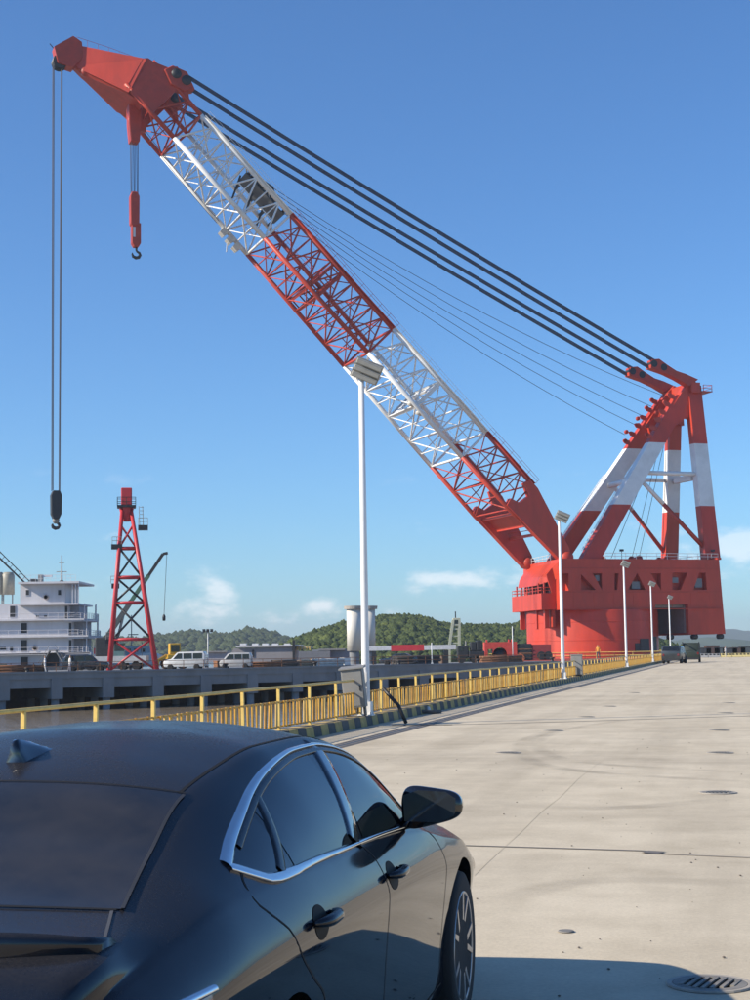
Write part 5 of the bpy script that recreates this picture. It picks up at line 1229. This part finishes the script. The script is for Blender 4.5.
for i, (z0, z1) in enumerate(zip([0] + lv, lv + [16])):
    for sy in (-1, 1):
        a, b = ((-1, sy, z0), (1, sy, z1)) if (i % 2 == 0) == (sy < 0) else ((-1, sy, z1), (1, sy, z0)); MB().tube([tp(*a), tp(*b)], .12, 8).build('brace', TWR if i in (0, 4) else BLACK, tw, True)
MB().box(lean - 1.0, lean + 1.0, -1.0, 1.0, TH - .1, TH + .15).build('top_platform', BLACK, tw)
MB().lathe([(.45, TH - 1.6), (.8, TH - .2), (.8, TH)], (lean, 0, 0), (0, 0, 1), 12).build('top_collar', TWR, tw)
bevel(MB().box(lean - .6, lean + .6, -.6, .6, TH + .15, TH + 2.1).build('head_box', TWR, tw), .1)
mb = MB(); pts = [(lean - 1.0, -1.0, TH), (lean + 1.0, -1.0, TH), (lean + 1.0, 1.0, TH), (lean - 1.0, 1.0, TH), (lean - 1.0, -1.0, TH)]; railing(pts, 1.0, .7, .035); mb.build('platform_rail', BLACK, tw)
for x, z_, s_ in ((-1.75, 13.3, 1.0), (-1.9, 9.0, .7), (1.1, 15.4, .9), (-2.4, 2.9, 1.0)):
    pb = MB().box(x - s_ * .6, x + s_ * .6, -1.2, .2, z_, z_ + .5).build('side_platform', BLACK, tw); mb = MB(); railing([(x - .5, -1.2, z_ + .5), (x + .5, -1.2, z_ + .5)], .8, .5, .03); mb.build('platform_rail', GREY, pb)
mb = MB()
for x in (.75, 1.15): mb.tube([(x, -1.0, 15.4), (x - .1, -1.0, TH)], .04, 5)
for z_ in np.arange(15.5, TH, .4): mb.tube([(.75, -1, z_), (1.15, -1, z_)], .03, 4)
mb.build('ladder', GREY, tw)

# --- mobile crane with dark telescopic boom behind the tower
MC = base(127, 184); mc = thing('mobile_crane', 'dark mobile crane with its slim telescopic boom raised behind the red tower', 'mobile crane', MC)
def ml(px, py): return at(px, py, 184) - MC
a, b = ml(105, 640), ml(163, 554)
m1, m2 = a.lerp(b, .45), a.lerp(b, .75)
MB().bar(a, m1, .5, .55).build('boom_section', mat('mc_grey', (.07, .08, .08), .5), mc); MB().bar(m1 - (m1 - a) * .05, m2, .4, .44).build('boom_section', GREEN, mc); MB().bar(m2 - (m2 - m1) * .05, b, .3, .34).build('boom_section', BLACK, mc)
MB().bar(b, b + Vector((.55, 0, .1)), .4, .3).build('boom_nose', BLACK, mc)
MB().tube([a + Vector((1.2, .6, -.6)), a.lerp(b, .33)], .16, 8).build('luffing_ram', GREY, mc, True)
rope('hoist_rope', [b + Vector((.45, 0, 0)), ml(164, 615)], .03, ROPE_THIN, mc); MB().lathe([(0, 0), (.18, .05), (.2, .5), (.1, .75), (0, .8)], ml(164, 621), (0, 0, 1), 10).build('hook_block', BLACK, mc, True)
bevel(MB().box(a.x - 1.0, a.x + .9, -1.1, 1.1, 1.6, a.z + .3).build('turret', BLACK, mc), .15); MB().box(a.x + 1.2, a.x + 2.4, -1.1, -.1, 1.6, 3.2).build('cab', mat('mc_teal', (.10, .18, .18), .4), mc); MB().box(a.x + 1.3, a.x + 2.41, -1.12, -.4, 2.2, 3.1).build('cab_window', GLASSD, mc)
MB().box(a.x - 4, a.x + 5, -1.25, 1.25, .8, 1.6).build('carrier', mat('mc_white', (.45, .46, .46), .5), mc)
for x in (-3, -1.6, 2.2, 3.8):
    for s_ in (-1, 1): MB().lathe([(0, -.15), (.5, -.15), (.5, .15), (0, .15)], (a.x + x, s_ * 1.1, .5), (0, 1, 0), 18).build('wheel', TYRE, mc)
for x, y in ((-2.0, 5), (1.6, 3.2)): MB().tube([(a.x + x + 2.6, .9, 1.6), (a.x + x + 2.6, .9, y)], .06, 6).build('aerial', GREY, mc)
# pale awning boat shed behind the tower
o_ = base(140, 215); sh = thing('workboat', 'pale workboat cabin and bow showing between the legs of the red tower', 'boat', o_)
bx(MB(), 118, 152, 646, 657, 215, 4, o_).build('cabin', mat('boat_grey', (.36, .40, .42), .5, dirt=.2), sh)
MB().prism([(at(110, 668, 214).x - o_.x, .1), (at(113, 657, 214).x - o_.x, 1.5), (at(150, 655, 214).x - o_.x, 2.0), (at(158, 658, 214).x - o_.x, 1.6), (at(156, 668, 214).x - o_.x, .1)], lambda a, b, t: (a, t, b), -1, 4).build('hull', mat('boat_white', (.62, .63, .62), .5), sh)
for px in (120, 127, 134, 141): bx(MB(), px, px + 4, 648.5, 652, 214.98, .1, o_).build('window', GLASSD, sh)
bx(MB(), 131, 131.8, 615, 646, 216, .2, o_).build('mast', GREY, sh); bx(MB(), 128, 138, 634, 635, 216, .2, o_).build('mast_yard', GREY, sh)

# --- yellow loader
YL = base(174, 185); yl = thing('loader', 'yellow wheeled loader standing behind the white minibus', 'loader', YL)
bevel(MB().box(-1.5, .9, -.9, .9, .7, 1.7).build('body', YMACH, yl), .1); bevel(MB().box(-.7, .6, -.75, .75, 1.7, 3.0).build('cab', YMACH, yl), .08)
for s_ in (-1, 1): MB().box(-.55, .45, s_ * .76 - .01, s_ * .76 + .01, 2.0, 2.8).build('cab_window', GLASSD, yl); MB().bar((.8, s_ * .6, 1.6), (2.0, s_ * .6, .9), .2, .3).build('lift_arm', YMACH, yl)
MB().prism([(1.9, .2), (2.7, .25), (2.6, .4), (2.1, .5), (2.05, 1.2), (1.85, 1.2)], lambda a, b, t: (a, t, b), -1.1, 1.1).build('bucket', YMACH, yl)
for x in (-1.0, .9):
    for s_ in (-1, 1): MB().lathe([(0, -.2), (.55, -.2), (.6, 0), (.55, .2), (0, .2)], (x, s_ * .95, .6), (0, 1, 0), 18).build('wheel', TYRE, yl)
yl.rotation_euler = (0, 0, R(195))
# --- three-lamp mast
o_ = base(208, 172); lm = thing('light_mast', 'slim mast with three black floodlights on the pier beside the vans', 'light mast', o_)
MB().tube([(0, 0, 0), (0, 0, 4.1)], [.07, .05], 8).build('pole', GALV, lm, True); MB().bar((-.5, 0, 4.1), (.5, 0, 4.1), .06).build('crossbar', GALV, lm)
for x in (-.42, 0, .42): MB().box(x - .15, x + .15, -.12, .12, 4.05, 4.4).build('floodlight', BLACK, lm)
# thin poles on the pier
for px, h, lab, Y in ((432, 2.6, 'short white pole on the pier below the striped boom', 184), (513, 4.6, 'white pole with a dark flag left of the crane balcony', 200)):
    t = thing('flag_pole', lab, 'pole', base(px, Y)); MB().tube([(0, 0, 0), (0, 0, h)], .06, 8).build('pole', GALV, t, True)
    if h > 3: MB().grid([[(.05, 0, h - .1), (.05, 0, h - 1.1)], [(.25, .05, h - .35), (.22, .05, h - 1.3)]]).build('cloth', BLACK, t)
    else: MB().box(-.12, .12, -.12, .12, 0, .25).build('foot', GALV, t)
# --- long grey deck barge behind the vans
o_ = base(270, 235, -3.6); bg_ = thing('cargo_barge', 'long grey flat-topped barge with a slanted bow behind the vans', 'barge', o_)
GB = mat('barge_grey', (.27, .26, .27), .6, var=.12, vscale=.4, dirt=.35, dirt_col=(.2, .15, .12))
X = lambda px: at(px, 655, 235).x - o_.x
Zb = lambda py: at(270, py, 235).z - o_.z
MB().prism([(X(226), -1), (X(228), Zb(657)), (X(234), Zb(648)), (X(294), Zb(647)), (X(293), -1)], lambda a, b, t: (a, t, b), 0, 14).build('hull', GB, bg_)
bx(MB(), 236, 300, 645.2, 646.8, 234.6, 15, o_).build('deck_edge', SHIPW, bg_)
for px in (240, 252, 262, 272, 284): bx(MB(), px, px + 6, 643.4, 645.4, 236, 2, o_).build('hatch', GALV, bg_)
bx(MB(), 292.5, 295, 640, 668, 234.4, 1, o_).build('bow_post', BLACK, bg_); bx(MB(), 252, 254, 650, 657, 234.9, .3, o_).build('hull_number', BLACK, bg_)
MB().prism([(X(295), Zb(650)), (X(295), Zb(646.2)), (X(311), Zb(647.6)), (X(311), Zb(648.6))], lambda a, b, t: (a, t, b), 2, 10).build('bow_ramp', mat('ramp_cream', (.55, .52, .42), .6), bg_)
for px in range(297, 311, 3): bx(MB(), px, px + 1.2, 646.6, 650, 236.8, .2, o_).build('ramp_rib', YELP, bg_)
o_ = base(300, 300, 0); fb = thing('harbour_shed', 'low dark grey quayside sheds behind the barge bow', 'shed', o_)
bx(MB(), 296, 330, 651, 660, 300, 8, o_).build('wall', mat('shed_grey', (.16, .17, .19), .7), fb); bx(MB(), 312, 350, 649.5, 660, 306, 8, o_).build('wall', mat('shed_blue', (.22, .25, .29), .7), fb); bx(MB(), 318, 345, 648.6, 650.2, 305, 10, o_).build('roof', GREY, fb)
o_ = base(208, 262, 0); fb = thing('harbour_shed', 'long pale grey shed far behind the three-lamp mast', 'shed', o_)
bx(MB(), 196, 226, 652, 662, 262, 8, o_).build('wall', mat('shed_pale', (.34, .33, .36), .7), fb); bx(MB(), 195, 227, 651, 652.4, 261.5, 9, o_).build('roof', GREY, fb)
# --- clutter along the pier edge: pipes, timber, drums; every stack is a thing
rr_ = random.Random(5)
def stack(px, Y, n, L_, m, lab, rr=.12, rz=0):
    t = thing('pipe_stack', lab, 'pipes', base(px, Y), R(30 + rz), 'stacks lying along the pier')
    for k in range(n):
        for j in range(3): MB().tube([(-L_ / 2 + rr_.uniform(-.2, .2), k * rr * 2 - n * rr, rr + j * rr * 1.8), (L_ / 2 + rr_.uniform(-.2, .2), k * rr * 2 - n * rr, rr + j * rr * 1.8)], rr, 8).build('pipe', m, t, True)
stack(262, 173, 4, 4.2, RUST, 'rusty pipe stack on the pier right of the grey minivan', .13)
stack(283, 176, 3, 3.0, mat('dull_brown', (.12, .085, .06), .8), 'short dark brown pipe stack before the barge bow', .16)
stack(303, 178, 4, 5.0, mat('tan_pipes', (.38, .26, .16), .8, dirt=.4), 'tan pipe stack on the pier left of the white cylinders', .14)
stack(327, 179, 4, 3.4, mat('white_pipes', (.58, .54, .48), .7, dirt=.4), 'whitish pipe stack on the pier just left of the nearest lamp', .17)
stack(12, 156, 4, 4.5, RUST, 'rusty pipe stack on the pier at the left edge of the picture', .16)
stack(30, 158, 3, 3, mat('oily_brown', (.09, .06, .045), .8), 'low dark pipe stack on the pier left of the person in white', .15)
stack(415, 186, 3, 6, mat('dark_pipes', (.05, .045, .042), .8), 'dark pipe stack on the pier right of the dark car', .2)
stack(500, 197, 3, 6, RUST, 'rusty pipe stack before the red machine on the pier', .16)
for k, (px, Y, s_, m, lab) in enumerate(((280, 186, .8, RUST, 'rust brown crate behind the dark brown pipes'), (315, 188, .9, mat('dull_brown', (.12, .085, .06), .8), 'brown crate between the tan and white pipe stacks'), (345, 188, .9, VANW, 'pale crate under the twin white cylinders'),
    (442, 190, 1.0, mat('dull_brown', (.12, .085, .06), .8), 'brown crate left of the pale hoist tower'), (2, 160, .9, GREEN, 'dark green crate at the left edge of the pier'), (218, 190, .8, RUST, 'rusty crate behind the grey minivan'))):
    t = thing('crate', lab, 'crate', base(px, Y), R(rr_.uniform(0, 50)), 'crates on the pier')
    MB().box(-s_ / 2, s_ / 2, -s_ / 2, s_ / 2, .1, s_).build('box', m, t)
    for x in (-.42, 0, .42): MB().box(x * s_ - .06, x * s_ + .06, -s_ / 2, s_ / 2, 0, .1).build('skid', BLACK, t)
    MB().box(-s_ / 2 - .03, s_ / 2 + .03, -s_ / 2 - .03, s_ / 2 + .03, s_, s_ + .06).build('lid', m, t)
# --- pier-edge railing pieces
t = thing('pier_railing', 'thin grey pipe railing running along the edge of the concrete pier', 'railing', (0, 0, 0))
mb = MB()
for z_ in (.75, 1.15): mb.tube([PP(-8, .5, z_), PP(84, .5, z_)], .03, 5)
mb.build('rail', RUST, t)
pm = MB().box(-.03, .03, -.03, .03, .1, 1.15).mesh('post', RUST)
for s in np.arange(-8, 84.1, 2.3):
    o = bpy.data.objects.new('post', pm); COL.objects.link(o); o.parent = t; o.location = PP(s, .5, 0)

# --- twin white cylinders (mooring dolphin caps)
SIL = mat('cylinder_white', (.66, .64, .58), .6, var=.08, vscale=.5, dirt=.35, dirt_col=(.42, .38, .32), stretch=(1, 1, .3))
for px, Y, w_, lab in ((354.5, 240, 1.12, 'left of the twin white concrete cylinders, crossed by the nearest lamp post'), (369.5, 248, 1.0, 'right of the twin white concrete cylinders behind the nearest lamp post')):
    o_ = base(px, Y, -3.6); t = thing('storage_cylinder', lab, 'cylinder', o_, 0, 'twin white cylinders')
    zt_ = at(px, 606, Y).z + 3.6; zb_ = at(px, 651, Y).z + 3.6
    MB().lathe([(w_, zb_), (w_, zt_ - .5)], (0, 0, 0), (0, 0, 1), 32).build('shell', SIL, t, True); MB().lathe([(w_ + .35, zt_ - .5), (w_ + .4, zt_), (0, zt_ + .05)], (0, 0, 0), (0, 0, 1), 32).build('cap', mat('cap_grey', (.36, .33, .29), .7), t); MB().lathe([(w_ * .7, -1), (w_ * .7, zb_)], (0, 0, 0), (0, 0, 1), 20).build('pile', CONCB, t)
# --- striped boom lying on rests
o_ = base(400, 205); sb_ = thing('striped_boom', 'white boom with a red middle band lying level beyond the pier', 'crane boom', o_)
z_ = at(400, 648, 205).z - o_.z
XX = lambda px: at(px, 648, 205).x - o_.x
for x0, x1, m in ((368, 391, mat('boom_white', (.55, .55, .56), .5)), (391, 424, TWR), (424, 456, mat('boom_white', (.55, .55, .56), .5))): MB().bar((XX(x0), 0, z_), (XX(x1), 0, z_ + .02), .8, .8 if m is TWR else .62).build('boom_length', m, sb_)
for px in (374, 446): MB().box(XX(px) - .3, XX(px) + .3, -.4, .4, 0, z_ - .35).build('rest', BLACK, sb_)
# --- pale hoist tower
o_ = base(462, 215); ht = thing('hoist_tower', 'pale green slanted hoist tower left of the dark truck on the pier', 'hoist tower', o_)
HG = mat('pale_green', (.40, .42, .32), .6, dirt=.3)
X2 = lambda px: at(px, 640, 215).x - o_.x; Z2 = lambda py: at(460, py, 215).z - o_.z
for y in (-.9, .9):
    MB().bar((X2(449), y, Z2(648)), (X2(453.5), y, Z2(620)), .3).build('leg', HG, ht); MB().bar((X2(459), y, Z2(648)), (X2(459.5), y, Z2(620)), .3).build('leg', HG, ht)
    MB().bar((X2(449), y, Z2(648)), (X2(449), y, 0), .3).build('leg', HG, ht); MB().bar((X2(459), y, Z2(648)), (X2(459), y, 0), .3).build('leg', HG, ht)
    for py in (643, 636, 629): MB().bar((X2(450.5), y, Z2(py)), (X2(459), y, Z2(py)), .14).build('rung', HG, ht)
bevel(MB().box(X2(453), X2(460.5), -1.0, 1.0, Z2(626), Z2(618)).build('cabin', HG, ht), .08); MB().tube([(X2(456), 0, Z2(618)), (X2(456), 0, Z2(611.5))], .08, 6).build('mast', BLACK, ht); MB().box(X2(454.5), X2(459), -1.02, -.98, Z2(624), Z2(620)).build('cabin_window', GLASSD, ht)
# --- dark truck with engine gear, and the red machine with two arches
o_ = base(470, 203); dt = thing('dark_truck', 'black truck loaded with machinery on the pier left of the red machine', 'truck', o_)
X3 = lambda px: at(px, 650, 203).x - o_.x; Z3 = lambda py: at(470, py, 203).z - o_.z
for (x0, x1, y0, y1, nm) in ((457, 468, 646, 658, 'cab'), (468, 484, 651, 658, 'bed'), (470, 476, 642, 651, 'winch_housing'), (476, 482, 640.5, 651, 'engine_cover')):
    bevel(MB().box(X3(x0), X3(x1), -1.2, 1.2, Z3(y1), Z3(y0)).build(nm, BLACK, dt), .12)
MB().box(X3(458), X3(463), -1.22, -1.2, Z3(651), Z3(647.5)).build('cab_window', GLASSD, dt)
for px in (461, 474, 479):
    for s_ in (-1, 1): MB().lathe([(0, -.2), (.5, -.2), (.5, .2), (0, .2)], (X3(px), s_ * 1.1, .5), (0, 1, 0), 18).build('wheel', TYRE, dt)
MB().tube([(X3(466), 0, Z3(646)), (X3(466), 0, Z3(641))], .1, 6).build('exhaust', GREY, dt)
o_ = base(505, 208); rm = thing('red_machine', 'red steel winch machine with two round openings left of the crane drum', 'machine', o_)
RMR = mat('machine_red', (.55, .06, .045), .5, dirt=.25, dirt_col=(.25, .06, .04))
X4 = lambda px: at(px, 650, 208).x - o_.x; Z4_ = lambda py: at(505, py, 208).z - o_.z
fr_ = MB().box(X4(484), X4(516), -1.5, 1.5, .2, Z4_(642)).build('frame', RMR, rm)
cc = []
for px, r_ in ((499, .95),):
    c = MB().lathe([(0, -3), (r_, -3), (r_, 3), (0, 3)], (X4(px), 0, 1.0), (0, 1, 0), 28).build('cut', RMR, rm); cc.append(c)
c = MB().box(X4(487), X4(492), -3, 3, .0, 1.75).build('cut', RMR, rm); cc.append(c)
boolcut(fr_, cc); fr_.parent = rm
MB().lathe([(0, -1.2), (.85, -1.2), (.85, -1), (.4, -1), (.4, 1), (.85, 1), (.85, 1.2), (0, 1.2)], (X4(499), 0, 1.0), (0, 1, 0), 24).build('drum', BLACK, rm, True)
bevel(MB().box(X4(516), X4(531), -1.4, 1.4, .2, Z4_(644)).build('engine', BLACK, rm), .15); MB().box(X4(531), X4(550), -1.3, 1.3, .2, Z4_(645)).build('rear_frame', mat('machine_dark_red', (.25, .035, .035), .6), rm)
for k, py in enumerate((650, 654)): MB().box(X4(516) - .02, X4(531) + .02, -1.44, -1.40, Z4_(py), Z4_(py - 1)).build('engine_band', RUST, rm)
MB().lathe([(0, -.4), (.6, -.4), (.6, .4), (0, .4)], (X4(519), -1.2, .5), (0, 1, 0), 16).build('orange_drum', mat('drum_orange', (.45, .12, .05), .6), rm)
for px in (540, 547): MB().lathe([(0, -.4), (.55, -.4), (.55, .4), (0, .4)], (X4(px), -1.2, .8), (0, 1, 0), 16).build('winch_wheel', BLACK, rm)
for px in (487, 509, 512): MB().tube([(X4(px), 0, Z4_(642)), (X4(px), 0, Z4_(639.5))], .12, 6).build('stub_pipe', RMR, rm)

# ------------------------------------------------------------------ far end of the quay
bm_y = mat('barrier_yellow', (.60, .50, .22), .6, dirt=.3); 
for k, px in enumerate((702, 714, 726.5, 737, 748, 760)):
    p = at(px, 657, 252); t = thing('road_barrier', ['leftmost', 'second', 'third', 'fourth', 'fifth', 'sixth'][k] + ' of the low pale barriers across the far end of the quay', 'barrier', (p.x, 252, 0), 0, 'barriers at the far end of the quay')
    MB().prism([(-.3, 0), (.3, 0), (.3, .12), (.14, .35), (.1, .62), (-.1, .62), (-.14, .35), (-.3, .12)], lambda a, b, u: (u, a, b), -.9, .9).build('block', bm_y if k in (2, 3, 4, 5) else CONC, t)
    for x in (-.6, 0, .6): MB().box(x - .15, x + .15, -.17, -.13, .36, .56).build('stripe', BLACK, t)
DC = [mat('box_dark', (.035, .04, .05), .6), mat('box_brown', (.07, .045, .04), .6), mat('box_slate', (.06, .075, .085), .6)]
for k, (px, w_, h_) in enumerate(((704, 2.2, 1.5), (712, 2.4, 1.9), (719, 2.0, 1.5), (729, 2.6, 1.4), (738, 2.3, 1.5), (747, 2.6, 1.6), (757, 2.4, 1.4))):
    p = at(px, 655, 285); t = thing('cargo_box', ['dark cargo box far under the tail corner of the crane', 'tallest dark cargo box in the row below the right-hand mountains', 'dark cargo box right of the tallest one in the far row', 'brown cargo box in the middle of the far row', 'slate cargo box right of the brown one in the far row', 'dark cargo box at the right edge of the picture', 'dark cargo box just outside the right edge'][k], 'cargo box', (p.x, 285, 0), 0, 'dark boxes at the far end of the quay')
    MB().box(-w_ / 2, w_ / 2, -1, 1, .1, h_).build('shell', DC[k % 3], t); MB().box(-w_ / 2 - .04, w_ / 2 + .04, -1.04, 1.04, h_, h_ + .08).build('roof', DC[(k + 1) % 3], t)
    for x in (-.4, .4): MB().box(x * w_ - .1, x * w_ + .1, -1.02, 1.02, 0, .1).build('skid', BLACK, t)
p = at(725.5, 653, 250); person('person in white by the far barriers at the right', (p.x, 250, 0), 1.0, (.65, .62, .6), (.4, .38, .35), (.5, .4, .3))

# ------------------------------------------------------------------ air
hz = MB().box(-4600, 4600, -300, 6500, -5, 118).build('haze', mat('haze_dummy', (1, 1, 1)))
hm = bpy.data.materials.new('haze_air'); hm.use_nodes = True; t = hm.node_tree
for n_ in list(t.nodes): t.nodes.remove(n_)
ou = t.nodes.new('ShaderNodeOutputMaterial'); pv = t.nodes.new('ShaderNodeVolumePrincipled'); pv.inputs['Color'].default_value = (.78, .88, 1, 1); pv.inputs['Density'].default_value = .00014; pv.inputs['Anisotropy'].default_value = .2
t.links.new(pv.outputs[0], ou.inputs['Volume']); hz.data.materials.clear(); hz.data.materials.append(hm); struct(hz, 'stuff')
